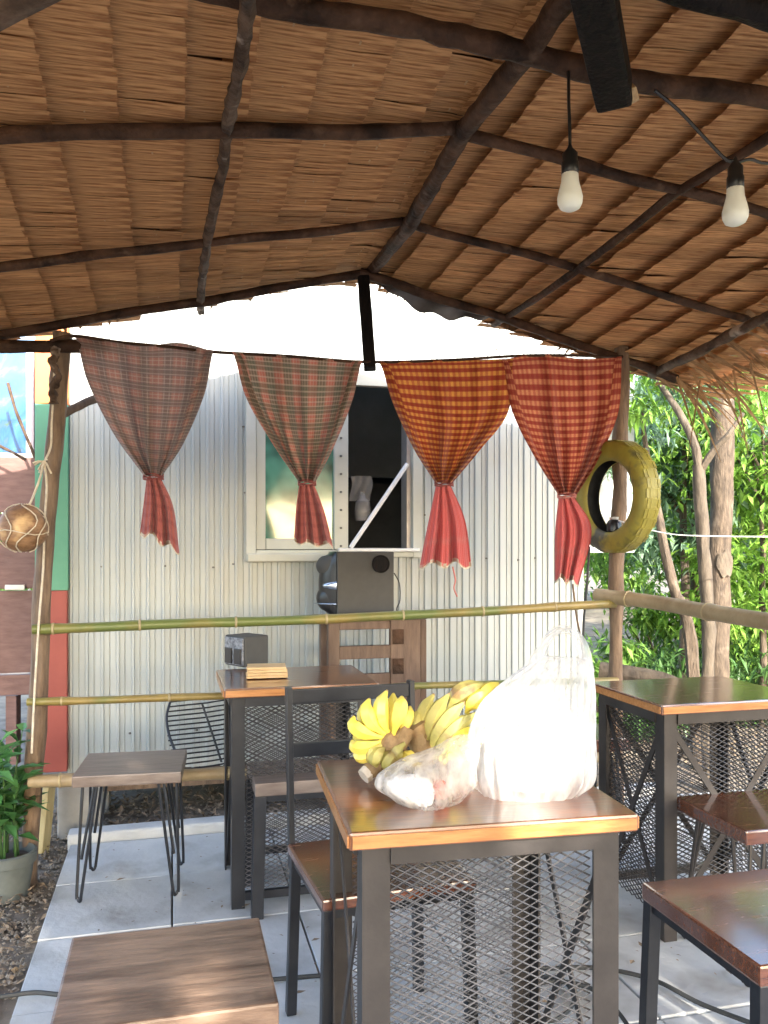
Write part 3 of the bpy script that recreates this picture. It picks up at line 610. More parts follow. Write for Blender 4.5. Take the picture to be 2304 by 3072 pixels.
# ------------------------------------------------------------------ curtains
CS = 3.64
def edge(pts):
    sp = spline([Vector((x, y, 0)) for x, y in pts], 40)
    return lambda t: sp[min(40, max(0, round(t * 40)))] if False else (sp[min(39, int(t * 40))].lerp(sp[min(39, int(t * 40)) + 1], t * 40 - min(39, int(t * 40))))
def curtain(label, mat, tailmat, left, right, top, tail_l, tail_r, gx, gy, seed, tie='tail_brown', group='tied cloth curtains', lips=''):
    """left/right: photo outline of the drape from rod to the tie; tail: outline below the tie"""
    base = PS(gx, gy, CS)
    t = thing('tied_curtain', label, 'curtain', base, 0, group)
    el, er = edge(left), edge(right); rr = random.Random(seed); ph = rr.random() * 6
    tp_ = edge(top)
    def fn(u, v):
        a, b_ = el(v), er(v); x = a.x + (b_.x - a.x) * u; y = a.y + (b_.y - a.y) * u
        if v < .3:
            k = (1 - v / .3) ** 2; y = y * (1 - k) + (tp_(u).y + (y - (a.y + (b_.y - a.y) * u))) * k
        y += 26 * math.sin(math.pi * u) * math.sin(math.pi * v)                # cloth sags between its edges
        amp = .016 + .056 * v ** 1.2 * (1 - .35 * v)
        uu = u + .07 * noise.noise(Vector((u * 3.5, seed * 5.3, v * .8))); dz = amp * (1.5 * abs(math.sin(uu * (8 + seed) + ph + v)) - .9 + .55 * math.sin(uu * (27 + 3 * seed) + ph * 2)) + .03 * math.sin(math.pi * u) * v * (1 - v) * 2 + .008 * noise.noise(Vector((u * 5, v * 6, seed)))
        x += (4 + 10 * v) * math.sin(u * 17 + ph + 1.2) * math.sin(math.pi * u) * .35
        return PS(x, y, CS + dz)
    W_, H_ = .72, .62
    mb = MB(); mb.grid(fn, 70, 44, lambda u, v: (u * W_, v * H_ + .035 * math.sin(math.pi * u) * v)); mb.build('drape', mat, t, smooth=80)
    dr = t.children[0]
    for sd in lips:                                                      # selvage folded over along the drape's edge
        def fl_(u, v, sd=sd):
            k = (.015 + .085 * math.sin(math.pi * min(1, v * .9 + .08)) * (1 + .3 * noise.noise(Vector((v * 4, seed, 2))))) * u
            q = fn(k if sd == 'l' else 1 - k, v); q.y -= .010 + .016 * math.sin(math.pi * u) * (.4 + .6 * v); q.x += (-.004 if sd == 'l' else .004) * (1 - u); return q
        mb = MB(); mb.grid(fl_, 6, 44, lambda u, v: (.33 + u * .09 + v * .02, v * .6 + .017)); mb.build('folded_edge', mat, dr, smooth=80)
    tl, tr_ = edge(tail_l), edge(tail_r)
    def ft(u, v):
        a, b_ = tl(v), tr_(v); x = a.x + (b_.x - a.x) * u; y = a.y + (b_.y - a.y) * u + (9 * math.sin(u * 14 + ph) + 12 * noise.noise(Vector((u * 4, seed, 0)))) * v ** 3
        dz = (.008 + .028 * v) * (math.sin(u * 20 + ph) + .5 * math.sin(u * 37 + 2 * ph)) - .01
        return PS(x, y, CS + dz)
    mb = MB(); mb.grid(ft, 54, 24, lambda u, v: (u * .6, v * .28)); tail = mb.build('tail', tailmat, t, smooth=80)
    hem = MB(); hem.grid(lambda u, v: ft(u, .965 + v * .055), 54, 2, lambda u, v: (u, v)); hem.build('frayed_hem', 'rope', tail, smooth=80)
    a, b_ = el(1), er(1); r0 = (b_.x - a.x) / 2 / F * PS(gx, gy, CS).y
    ring = MB()
    for k in range(3):
        ring.tube([base + Vector((math.cos(q * math.pi / 8) * (r0 + .004), math.sin(q * math.pi / 8) * .034, (k - 1) * .009 + .004 * math.sin(q + k))) for q in range(17)], .0032, 6)
    ring.build('tie_cord', tie, t, smooth=True)
    return t
curtain('faded grey brown plaid curtain nearest the left post', 'plaid_grey', 'tail_brown', [(222, 1012), (265, 1150), (340, 1300), (432, 1428)], [(642, 1055), (610, 1190), (550, 1330), (486, 1428)],
        [(222, 1010), (360, 1024), (520, 1038), (590, 1028), (642, 1054)], [(440, 1432), (432, 1500), (420, 1592)], [(482, 1432), (520, 1520), (538, 1652)], 460, 1432, 1, lips='r')
curtain('green and pink plaid curtain hanging over the left window sash', 'plaid_green', 'tail_brown', [(698, 1060), (745, 1200), (820, 1330), (898, 1445)], [(1086, 1090), (1052, 1210), (1000, 1340), (945, 1445)],
        [(698, 1058), (820, 1063), (960, 1073), (1086, 1086)], [(898, 1452), (888, 1530), (882, 1622)], [(942, 1452), (975, 1540), (1000, 1640)], 921, 1450, 2, lips='lr')
curtain('orange and red checked curtain just right of the king post', 'check_red', 'tail_red', [(1136, 1088), (1185, 1220), (1245, 1350), (1308, 1448)], [(1540, 1080), (1525, 1235), (1440, 1350), (1358, 1448)],
        [(1136, 1088), (1270, 1082), (1420, 1080), (1540, 1076)], [(1308, 1456), (1282, 1580), (1258, 1695)], [(1352, 1456), (1395, 1560), (1414, 1690)], 1332, 1452, 3, lips='l')
curtain('red checked curtain nearest the yellow tyre', 'check_red_b', 'tail_red', [(1500, 1078), (1540, 1240), (1610, 1380), (1676, 1485)], [(1862, 1074), (1850, 1240), (1790, 1380), (1726, 1485)],
        [(1500, 1080), (1620, 1062), (1740, 1076), (1862, 1072)], [(1676, 1492), (1665, 1600), (1664, 1735)], [(1724, 1492), (1775, 1590), (1738, 1745)], 1700, 1488, 4, 'tail_red', lips='lr')
cord = MB().tube(spline([PS(150, 1022, CS), PS(222, 1008, CS), PS(360, 1027, CS), PS(520, 1042, CS), PS(640, 1056, CS), PS(860, 1068, CS), PS(1100, 1086, CS), PS(1350, 1080, CS), PS(1600, 1066, CS), PS(1868, 1070, CS)], 60), .007, 6).build('curtain_rod', 'log', smooth=True)
tag(cord, 'thin sagging cord carrying the four curtains across the gable end', 'cord')
MB().tube(spline([PS(1358, 1700, CS), PS(1366, 1740, CS), PS(1362, 1765, CS), PS(1372, 1790, CS)], 12), .004, 5).build('loose_thread', 'tail_red', bpy.data.objects['tied_curtain.002'], smooth=True)

# ------------------------------------------------------------------ tyre hung on the right post
tc_ = PS(1846, 1490, 3.62)
tyre = thing('painted_tyre', 'old tyre painted olive yellow hanging on the right post', 'tyre', tc_)
ax = Vector((-.92, -.39, 0)).normalized(); e1 = Vector((0, 0, 1)); e2 = e1.cross(ax)
def torus(prof, n=48, closed=True):
    m_ = MB(); k = len(prof); vs = []
    for i in range(n):
        a = 2 * math.pi * i / n; d = e1 * math.cos(a) + e2 * math.sin(a)
        for r, h in prof: vs.append(tc_ + d * r + ax * h * .76)
    fs = []
    for i in range(n):
        for j in range(k if closed else k - 1): fs.append((i * k + j, i * k + (j + 1) % k, ((i + 1) % n) * k + (j + 1) % k, ((i + 1) % n) * k + j))
    return m_.add(vs, fs)
torus([(.172, .050), (.190, .068), (.225, .078), (.255, .070), (.268, .050), (.272, 0), (.268, -.050), (.255, -.070), (.225, -.078), (.190, -.068), (.172, -.050), (.172, -.046), (.192, -.062), (.225, -.070), (.250, -.060), (.262, 0), (.250, .060), (.225, .070), (.192, .062), (.172, .046)], 56).build('casing', 'tyre_paint', tyre, smooth=60)
torus([(.173, .044), (.193, .060), (.225, .068), (.249, .058), (.261, 0), (.249, -.058), (.225, -.068), (.193, -.060), (.173, -.044)], 48, False).build('lining', 'rubber', tyre, smooth=60)
tr = MB()
for i in range(36):
    a = 2 * math.pi * i / 36; d = e1 * math.cos(a) + e2 * math.sin(a); tg = d.cross(ax)
    for h in (-.042, -.014, .014, .042):
        c = tc_ + d * .270 + ax * (h * .72 + (.004 if i % 2 else -.004)); q = Matrix((d, tg, ax)).transposed(); tr.box(c, (.0025, .040, .015), q)
tr.build('tread', 'tyre_paint', tyre)
can = thing('small_dark_jar', 'small dark jar standing inside the bottom of the hung tyre', 'jar', PS(1842, 1596, 3.62))
MB().lathe(PS(1842, 1596, 3.62), [(.02, 0), (.034, .004), (.036, .04), (.028, .055), (.02, .06), (.001, .06)], 14).build('body', 'speaker_black', can, smooth=True)
MB().lathe(PS(1842, 1596, 3.62) + Vector((0, 0, .06)), [(.022, 0), (.023, .012), (.001, .013)], 12).build('lid', 'metal_pale', can, smooth=True)
wire = MB().tube(spline([PS(1855, 1562, 3.58), P(1960, 1592, 4.05), P(2060, 1606, 4.2), P(2304, 1610, 4.4), P(2500, 1606, 4.6)], 20), .003, 5).build('white_string', 'white_pvc', smooth=True)
tag(wire, 'thin white string running from the tyre toward the trees', 'string')
cab = MB().tube(spline([PS(1768, 1640, 3.68), PS(1762, 1740, 3.68), PS(1752, 1850, 3.68), PS(1748, 1950, 3.68)], 14), .006, 6).build('black_cable', 'rubber', smooth=True)
tag(cab, 'black cable hanging straight down below the tyre', 'cable')
cab = MB().tube(spline([PS(1718, 1752, 3.7), PS(1730, 1850, 3.7), PS(1745, 1930, 3.7), PS(1758, 2030, 3.7)], 14), .005, 6).build('thin_stick', 'post_wood', smooth=True)
tag(cab, 'thin brown stick slanting down below the red curtain tail', 'stick')

# ------------------------------------------------------------------ hanging bulbs
def bulb(px, ytop, ysock, ybulb, yend, Y, label, cordpts):
    c = P(px, yend, Y); k = Y / F
    t = thing('hanging_bulb', label, 'light bulb', P(px, ytop, Y), 0, 'unlit bulbs under the thatch')
    h = (yend - ybulb) * k
    MB().lathe(c, [(.001, 0), (h * .16, h * .01), (h * .27, h * .07), (h * .335, h * .20), (h * .345, h * .36), (h * .30, h * .56), (h * .24, h * .78), (h * .225, h * 1.0), (h * .2, h * 1.02)], 20).build('globe', 'bulb', t, smooth=60)
    z0 = (yend - ybulb) * k - .004; z1 = (yend - ysock) * k
    MB().lathe(c, [(.018, z0), (.021, z0 + .004), (.021, z0 + (z1 - z0) * .45), (.0185, z0 + (z1 - z0) * .5), (.0185, z0 + (z1 - z0) * .8), (.007, z1), (.003, z1 + .012)], 16).build('socket', 'socket', t, smooth=50)
    MB().tube(spline([P(px, ysock - 5, Y)] + cordpts, 12), .0042, 6).build('cord', 'socket', t, smooth=True)
bulb(1710, 215, 445, 522, 632, 2.02, 'pear shaped frosted bulb hanging straight below the tie beam', [P(1709, 380, 2.02), P(1706, 300, 2.02), P(1706, 215, 2.02)])
bulb(2206, 480, 485, 566, 676, 2.10, 'pear shaped frosted bulb nearest the right edge of the picture', [P(2180, 480, 2.10), P(2120, 420, 2.1), P(2040, 335, 2.1), P(1965, 272, 2.08)])
ex = MB().tube(spline([P(2206, 490, 2.1), P(2250, 478, 2.1), P(2304, 490, 2.12), P(2420, 470, 2.14)], 12), .004, 6).build('light_cable', 'socket', smooth=True)
tag(ex, 'black light cable running off to the right from the second bulb', 'cable')

# ------------------------------------------------------------------ furniture
def mesh_panel(w, h, cw=.033, ch=.0088, th=.0024):
    m_ = MB(); ny = int(h / ch); nx = int(w / cw) * 2
    for j in range(ny):
        z = j * ch
        for i in range(nx):
            up = (i + j) % 2; x0 = -w / 2 + i * w / nx; x1 = x0 + w / nx
            za = z + (0 if up else ch) ; zb = z + (ch if up else 0)
            m_.bar((x0, 0, za), (x1, 0, zb), .0042, th, (0, .5, .85))
    return m_
TH = .88; G = .05
def make_table(label, loc, rz, w, d, h, x_front, x_side, mesh_sides, top='table_wood', steel='steel', leg=.05, xf_mesh=True):
    t = thing('wood_top_table', label, 'table', loc, rz, 'steel framed tables'); g = .05
    tt = .036
    MB().box((w / 2, d / 2, h - g - tt / 2), (w, d, tt)).build('tabletop', top, t, bevel=.006, world=False)
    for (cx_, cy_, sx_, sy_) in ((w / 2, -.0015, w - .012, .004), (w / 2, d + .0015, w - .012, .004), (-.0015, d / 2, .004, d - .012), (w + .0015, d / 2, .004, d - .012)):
        MB().box((cx_, cy_, h - g - tt / 2 - .001), (sx_, sy_, tt - .012)).build('sun_tint_strip', 'edge_sun_tint', t, world=False)  # added strips whose orange imitates sun on the table edge
    ins = .030; L = h - g - tt
    for x, y in ((ins, ins), (w - ins, ins), (ins, d - ins), (w - ins, d - ins)):
        sx = 1 if x < w / 2 else -1; sy = 1 if y < d / 2 else -1
        m_ = MB(); m_.box((x + sx * leg / 2, y + sy * .003, L / 2), (leg, .006, L)); m_.box((x + sx * .003, y + sy * (leg / 2 + .0065), L / 2), (.006, leg, L))
        m_.build('leg', steel, t, world=False)
    ap = MB()
    for y in (ins + .003, d - ins - .003): ap.box((w / 2, y, L - .02), (w - 2 * ins - 2 * leg, .02, .038))
    for x in (ins + .003, w - ins - .003): ap.box((x, d / 2, L - .02), (.02, d - 2 * ins - 2 * leg, .038))
    ap.build('apron', steel, t, world=False)
    for y in (ins, d - ins):
        lr = MB().box((w / 2, y + .003, .05), (w - 2 * ins - 2 * leg, .02, .03)); lr.build('lower_rail', steel, t, world=False)
    def xb(a, b_, off):
        MB().bar(a, b_, .005, .022, off).build('brace', steel, t, world=False)
    for x in (ins + .010, w - ins - .010):
        if x_side:
            xb((x, ins + .02, L - .03), (x, d - ins - .02, .03), (0, .6, .8)); xb((x + .006, d - ins - .02, L - .03), (x + .006, ins + .02, .03), (0, -.6, .8))
    if x_front:
        for y in (ins + .012, d - ins - .012):
            xb((ins + .02, y, L - .03), (w - ins - .02, y, .03), (.6, 0, .8)); xb((w - ins - .02, y + .006, L - .03), (ins + .02, y + .006, .03), (-.6, 0, .8))
    pw = w - 2 * ins - 2 * leg; ph = L - .11
    fme = mesh_panel(pw, ph).mesh('mesh_panel', 'steel_mesh')
    for side in mesh_sides:
        o = bpy.data.objects.new('mesh_panel', fme if side in 'fb' else mesh_panel(d - 2 * ins - 2 * leg, ph).mesh('mesh_panel', 'steel_mesh')); COL.objects.link(o); o.parent = t
        if side == 'f': o.location = (w / 2, ins + .018, .067)
        if side == 'b': o.location = (w / 2, d - ins - .018, .067)
        if side == 'l': o.location = (ins + .022, d / 2, .067); o.rotation_euler = (0, 0, math.pi / 2)
        if side == 'r': o.location = (w - ins - .022, d / 2, .067); o.rotation_euler = (0, 0, math.pi / 2)
    return t
fl = PZ(1048, 2500, TH); fl.z = G
YT = math.radians(11.0)
make_table('wooden table in front holding the bananas and plastic bags', fl, YT, .602, .556, TH, False, True, 'fb', leg=.056, steel='steel_brown')
fl2 = PZ(672, 2068, .895); fl2.z = G
make_table('wooden table by the railing with a tan bundle and small speaker on it', fl2, YAW, .60, .52, .895, False, True, 'fb', steel='steel')
fl3 = PZ(1985, 2116, .885); fl3.z = G
make_table('wooden table on the right with a pale sky reflection on its top', fl3, YAW, .62, .52, .885, True, True, 'fblr', top='seat_red', steel='steel_brown')

def make_stool(label, loc, rz, w, d, h, legs, top, thick=.045, back=0, name='wooden_stool', steel='steel'):
    t = thing(name, label, 'chair' if back else 'stool', loc, rz, 'chairs with a back' if back else 'stools around the tables')
    hh = h - G
    m_ = MB(); m_.box((w / 2, d / 2, hh - thick / 2), (w, d, thick)); m_.build('seat', top, t, bevel=.006, world=False)
    if legs == 'hairpin':
        for x, y in ((.045, .045), (w - .045, .045), (.045, d - .045), (w - .045, d - .045)):
            sx = 1 if x < w / 2 else -1; sy = 1 if y < d / 2 else -1; L = hh - thick
            f = Vector((x - sx * .02, y - sy * .02, .010))
            a = Vector((x + sx * .045, y - sy * .015, L)); b2 = Vector((x - sx * .02, y + sy * .055, L)); c2 = Vector((x + sx * .03, y + sy * .03, L))
            q = (a - b2).normalized() * .014
            m_ = MB().tube(spline([a, f + q * 1.2 + Vector((0, 0, .05)), f + q * .7 + Vector((0, 0, .012)), f, f - q * .7 + Vector((0, 0, .012)), f - q * 1.2 + Vector((0, 0, .05)), b2], 26), .0062, 7)
            m_.tube([c2, f + Vector((sx * .006, sy * .006, .16))], .0062, 7)
            m_.build('hairpin_leg', steel, t, smooth=True, world=False)
    else:
        for x, y in ((.02, .02), (w - .02, .02), (.02, d - .02), (w - .02, d - .02)):
            sx = -1 if x < w / 2 else 1; sy = -1 if y < d / 2 else 1
            MB().bar((x, y, hh - thick), (x + sx * .012, y + sy * .012, 0), legs, legs, (1, 0, 0)).build('leg', steel, t, bevel=.003, world=False)
        fr_ = MB()
        for y in (.02, d - .02): fr_.box((w / 2, y, hh - thick - .012), (w - .07, .02, .022))
        for x in (.02, w - .02): fr_.box((x, d / 2, hh - thick - .012), (.02, d - .07, .022))
        fr_.build('seat_frame', steel, t, world=False)
    if back:
        for x in (.015, w - .015):
            MB().bar((x, d + .012, hh - .08), (x - .006, d + .03, back - G), .03, .018, (1, 0, 0)).build('upright', steel, t, bevel=.003, world=False)
        for z in (back - G - .03, (hh + back - G) / 2 + .04):
            MB().box((w / 2, d + .022 + (.006 if z > hh + .3 else 0), z), (w - .03, .018, .042)).build('back_rail', steel, t, bevel=.003, world=False)
    return t
HS = .55
def corner(px, py, z): p = PZ(px, py, z); p.z = G; return p
make_stool('grey topped hairpin stool standing alone by the left post', corner(214, 2330, HS), YAW * .7, .41, .37, HS, 'hairpin', 'seat_grey')
# near left stool: near-left corner lies just outside the picture
nr = PZ(838, 3008, HS); ang = math.radians(14.2); nl = nr - Vector((math.cos(ang), math.sin(ang), 0)) * .42; nl.z = G
make_stool('worn brown wooden stool in the bottom left corner', nl, ang, .42, .385, HS, .03, 'seat_worn', .06)
ch = corner(968, 2702, HS)
make_stool('reddish chair tucked behind the banana table with its back toward the wall', ch, math.radians(18.5), .42, .42, HS, .030, 'seat_red', .03, back=1.01, name='steel_framed_chair')
make_stool('dark stool tucked under the table by the railing', corner(765, 2352, HS), YAW, .38, .33, HS, .045, 'seat_grey', .05)
make_stool('dark glossy brown stool in front of the right table', corner(2239, 2495, HS), YAW, .42, .38, HS, 'hairpin', 'seat_red', .045, steel='steel_brown')
make_stool('glossy red brown stool in the bottom right corner', corner(2280, 2900, HS), YAW, .44, .455, HS, .034, 'seat_red', .045, steel='steel')
p_ = H(WS(PZ(1985, 2116, .885))[0] + .02, 3.44, G)
make_stool('brown stool half hidden behind the right table', p_, YAW, .40, .36, HS, 'hairpin', 'seat_red', .06, steel='steel')

# ------------------------------------------------------------------ on the table by the railing
sp_p = PZ(740, 1996, .897)
ssp = thing('small_speaker', 'small dark box speaker with a woven front at the table edge', 'speaker', sp_p, YAW + .55)
MB().box((0, 0, .07), (.13, .15, .135)).build('cabinet', 'speaker_side', ssp, bevel=.008, world=False)
MB().box((-.068, 0, .07), (.008, .135, .12)).build('front_grille', 'speaker_weave', ssp, bevel=.003, world=False)
for y in (-.034, .034):
    MB().bar((-.073, y, .05), (-.079, y, .05), .05, .07, (0, 0, 1)).build('driver', 'speaker_black', ssp, bevel=.006, world=False)
bn = PZ(800, 2030, .897)
bun = thing('tan_paper_bundle', 'flat stack of tan folded paper on the table by the railing', 'paper stack', bn, YAW - .08)
for k in range(4):
    MB().box((R.uniform(-.004, .004), R.uniform(-.004, .004), .007 + k * .0115), (.165 - k * .003, .12, .0105), Matrix.Rotation(R.uniform(-.04, .04), 3, 'Z')).build('sheet', 'paper_tan', bun, bevel=.003, world=False)
# ------------------------------------------------------------------ speaker on a wooden stand behind the railing
ss = 4.12
st0 = PS(1118, 1868, ss); zt = st0.z
stand = thing('wooden_stand', 'tall brown wooden stand with open panels behind the railing', 'stand', Vector((st0.x, st0.y, 0)))
def sb(nm, xa, xb, ya, yb, s_, th, mat='stand_wood'):
    wa, wb = WS(PS(xa, 1640, s_))[0], WS(PS(xb, 1640, s_))[0]; za = 0.0 if yb is None else PS(1118, yb, s_).z; zb = PS(1118, ya, s_).z
    MB().box(H((wa + wb) / 2, s_ + th / 2, (za + zb) / 2), (wb - wa, th, zb - za), ROT).build(nm, mat, stand, bevel=.004)
sb('leg', 985, 1019, 1860, None, ss, .05); sb('side_panel', 1172, 1262, 1860, None, ss, .04); sb('leg', 962, 983, 1862, None, ss + .14, .05); sb('leg', 1262, 1280, 1862, None, ss + .14, .05)
sb('rail', 1019, 1172, 1862, 1888, ss + .01, .03); sb('rail', 1019, 1172, 1937, 1976, ss + .005, .035); sb('rail', 1019, 1172, 2021, 2068, ss + .01, .03)
sb('trim', 1178, 1212, 1890, 1935, ss - .006, .004, 'log'); sb('trim', 1178, 1212, 1978, 2025, ss - .006, .004, 'log')
sb('top_board', 960, 1282, 1852, 1861, ss - .01, .26)
zs = PS(1118, 1852, ss).z
spk = thing('large_speaker', 'large dark grey speaker cabinet with a round port standing below the window', 'speaker', PS(1090, 1852, ss))
wa, wb = WS(PS(1012, 1640, ss))[0], WS(PS(1183, 1640, ss))[0]; zb = PS(1090, 1655, ss).z
port = PS(1142, 1692, ss)
mb = MB().box(H((wa + wb) / 2, ss + .125, (zs + zb) / 2), (wb - wa, .24, zb - zs), ROT); cabn = mb.build('cabinet', 'speaker_side', spk, bevel=.006)
dn = H(0, -1, 0)
def disc(c, r0, r1, dep, mat, nm, par):
    m_ = MB(); n_ = 24; vs = []
    for r, d in ((r0, 0), (r0, .008), (r1, .008), (r1 * .92, -dep)):
        for j in range(n_):
            a = 2 * math.pi * j / n_; vs.append(c + WV * math.cos(a) * r + Vector((0, 0, 1)) * math.sin(a) * r + dn * d)
    fs = [(i * n_ + j, i * n_ + (j + 1) % n_, (i + 1) * n_ + (j + 1) % n_, (i + 1) * n_ + j) for i in range(3) for j in range(n_)] + [tuple(3 * n_ + j for j in range(n_))]
    return m_.add(vs, fs).build(nm, mat, par, smooth=40)
disc(PS(1142, 1692, ss) + dn * .001, .046, .042, -.004, 'hewn', 'port', cabn)
fa = WS(PS(962, 1640, ss))[0]
def front(z0, z1, bulge, mat, nm, w_in=.0, dep=.2):
    m_ = MB()
    def fn(u, v):
        a = math.pi * u; z = z0 + (z1 - z0) * v; k = math.sin(math.pi * min(1, max(0, v))) ** .35 if bulge else 1
        return H(wa - .002 - (wa - fa) * math.sin(a) ** .7 * k * bulge, ss + .02 + w_in + dep * u, z)
    m_.grid(fn, 16, 10); return m_.build(nm, mat, spk, smooth=60)
dz = zb - zs
front(zs, zb, .85, 'speaker_black', 'front_baffle'); front(zs + dz * .06, zs + dz * .5, 1.0, 'speaker_black', 'woofer', .01, .18)
front(zs + dz * .60, zs + dz * .96, 1.0, 'speaker_side', 'tweeter_panel', .01, .18); front(zs + dz * .185, zs + dz * .225, 1.14, 'chrome', 'chrome_trim', .0, .19); front(zs + dz * .42, zs + dz * .55, .75, 'chrome', 'chrome_trim', -.012, .1)
cab = MB().tube(spline([PS(1183, 1720, ss + .05), PS(1198, 1750, ss), PS(1200, 1800, ss), PS(1190, 1830, ss), PS(1210, 1850, ss)], 16), .0035, 6).build('speaker_cable', 'rubber', smooth=True)
tag(cab, 'thin dark cable looping down the right side of the large speaker', 'cable')
# grille leaning on the shack
gr = thing('leaning_grille', 'round edged wire grille leaning on the shack wall behind the railing', 'grille', Vector((PS(600, 2290, 4.3).x, PS(600, 2290, 4.3).y, 0)))
gp = lambda x, y: PS(x, y, 4.42 - (y - 2080) / 220 * .2)
for k in range(15):
    y = 2092 + k * 14.5; xl = 500 + 42 * max(0, (k - 5) / 9) ** 2 + 10 * max(0, (3 - k) / 3); xr = 735
    MB().tube([gp(xl, y + 14), gp((xl + xr) / 2, y + 2), gp(xr, y - 16)], .0042, 6).build('bar', 'steel', gr, smooth=True)
MB().tube(spline([gp(512, 2100), gp(500, 2150), gp(506, 2200), gp(524, 2250), gp(548, 2306)], 16), .007, 6).build('rim', 'steel', gr, smooth=True)
MB().tube([gp(606, 2110) + dn * .012, gp(640, 2210) + dn * .012, gp(664, 2284) + dn * .012], .006, 6).build('stay', 'rubber', gr, smooth=True)

# ------------------------------------------------------------------ bananas
TP = TH + .001
def banana(par, a, b_, bulge, r, mat):
    a, b_, bulge = Vector(a), Vector(b_), Vector(bulge); pts = []
    for i in range(11):
        t = i / 10; pts.append(a.lerp(b_, t) + bulge * 4 * t * (1 - t))
    prof = [.30, .34, .55, .85, .98, 1.0, .99, .93, .78, .45, .22]
    o = MB().tube(pts, [r * k * 1.05 for k in prof], 6).build('banana', mat, par, smooth=50)
    MB().tube([pts[-1] - (pts[-1] - pts[-2]) * .25, pts[-1] + (pts[-1] - pts[-2]) * .3], [r * .24, r * .16], 6).build('tip', 'banana_stem', o)
    return o
Yb = 1.93
bb = thing('banana_bunch', 'hand of ripe yellow bananas fanned out at the left of the pile', 'bananas', PZ(1150, 2330, TH))
crown = lambda dx=0, dy=0, dY=0: P(1165 + dx, 2215 + dy, Yb + dY)
for k, (tx, ty, dY, cx, cy, bx, by, r) in enumerate(((1062, 2262, .0, -12, 14, -10, 18, .0150), (1056, 2222, -.012, -14, 6, -22, 16, .0165), (1062, 2150, -.01, -12, -2, -34, 4, .0172), (1108, 2098, -.005, -4, -8, -30, -4, .0180),
                                      (1160, 2074, .0, 4, -12, -22, -4, .0178), (1205, 2090, -.012, 14, -10, 6, -16, .0180), (1180, 2082, .03, 10, -10, 0, -10, .017), (1085, 2120, .035, -6, 0, -20, 0, .017), (1066, 2200, .04, -10, 10, -20, 8, .016), (1230, 2120, .03, 20, 0, 10, -8, .016))):
    a = crown(cx, cy, dY * .4); t_ = P(tx, ty, Yb + dY); kx = Yb / F
    banana(bb, a, t_, Vector((bx * kx, -.012, -by * kx)), r, 'banana')
MB().tube(spline([crown(-14, -4), crown(6, 12), crown(22, 34, .01)], 8), [.016, .02, .023, .024, .025, .025, .024, .022, .018], 9, .2, seed=3).build('crown', 'banana_stem', bb, smooth=True)
for k, (x0, y0, x1, y1) in enumerate(((1130, 2300, 1160, 2240), (1160, 2310, 1200, 2250), (1120, 2290, 1145, 2235), (1190, 2290, 1215, 2230))):
    banana(bb, P(x1, y1, Yb - .01), P(x0, y0, Yb - .025 + k * .01), Vector((-.012, -.01, .004)), .017, 'banana_olive')
stalk = MB().tube(spline([P(1215, 2180, Yb + .02), P(1190, 2230, Yb + .01), P(1140, 2285, Yb - .005), P(1098, 2322, Yb - .02)], 12), [.026, .026, .026, .025, .025, .024, .023, .022, .021, .020, .019, .019, .018], 10, .15, seed=5).build('stalk', 'banana_stem', bb, smooth=True)
MB().tube([P(1104, 2318, Yb - .018), P(1090, 2330, Yb - .025)], [.0195, .0175], 10, .1).build('cut_end', 'stem_cut', stalk, smooth=True)
b2 = thing('banana_bunch', 'heap of olive and brownish bananas leaning against the tall bag', 'bananas', PZ(1330, 2310, TH))
for k, (x0, y0, x1, y1, dY, r, mt) in enumerate(((1265, 2240, 1300, 2085, .03, .019, 'banana_olive'), (1275, 2260, 1345, 2085, .02, .020, 'banana_olive'), (1290, 2270, 1390, 2110, .01, .020, 'banana_olive'), (1300, 2280, 1430, 2140, .0, .019, 'banana_olive'),
                                       (1320, 2280, 1450, 2185, -.01, .019, 'banana'), (1250, 2250, 1262, 2130, .02, .018, 'banana_olive'), (1215, 2300, 1180, 2240, -.01, .017, 'banana_olive'), (1260, 2300, 1220, 2265, -.02, .018, 'banana'),
                                       (1345, 2125, 1450, 2052, .03, .021, 'banana_olive'), (1400, 2140, 1480, 2080, .02, .020, 'banana'), (1440, 2130, 1495, 2050, .03, .018, 'banana'), (1330, 2290, 1440, 2230, -.02, .018, 'banana'))):
    banana(b2, P(x0, y0, 1.97 + dY), P(x1, y1, 1.97 + dY), Vector((-.012, -.01, .010)), r, mt)
MB().tube(spline([P(1240, 2170, 1.97), P(1255, 2220, 1.98), P(1285, 2290, 1.98)], 8), .026, 9, .2, seed=8).build('crown', 'banana_stem', b2, smooth=True)
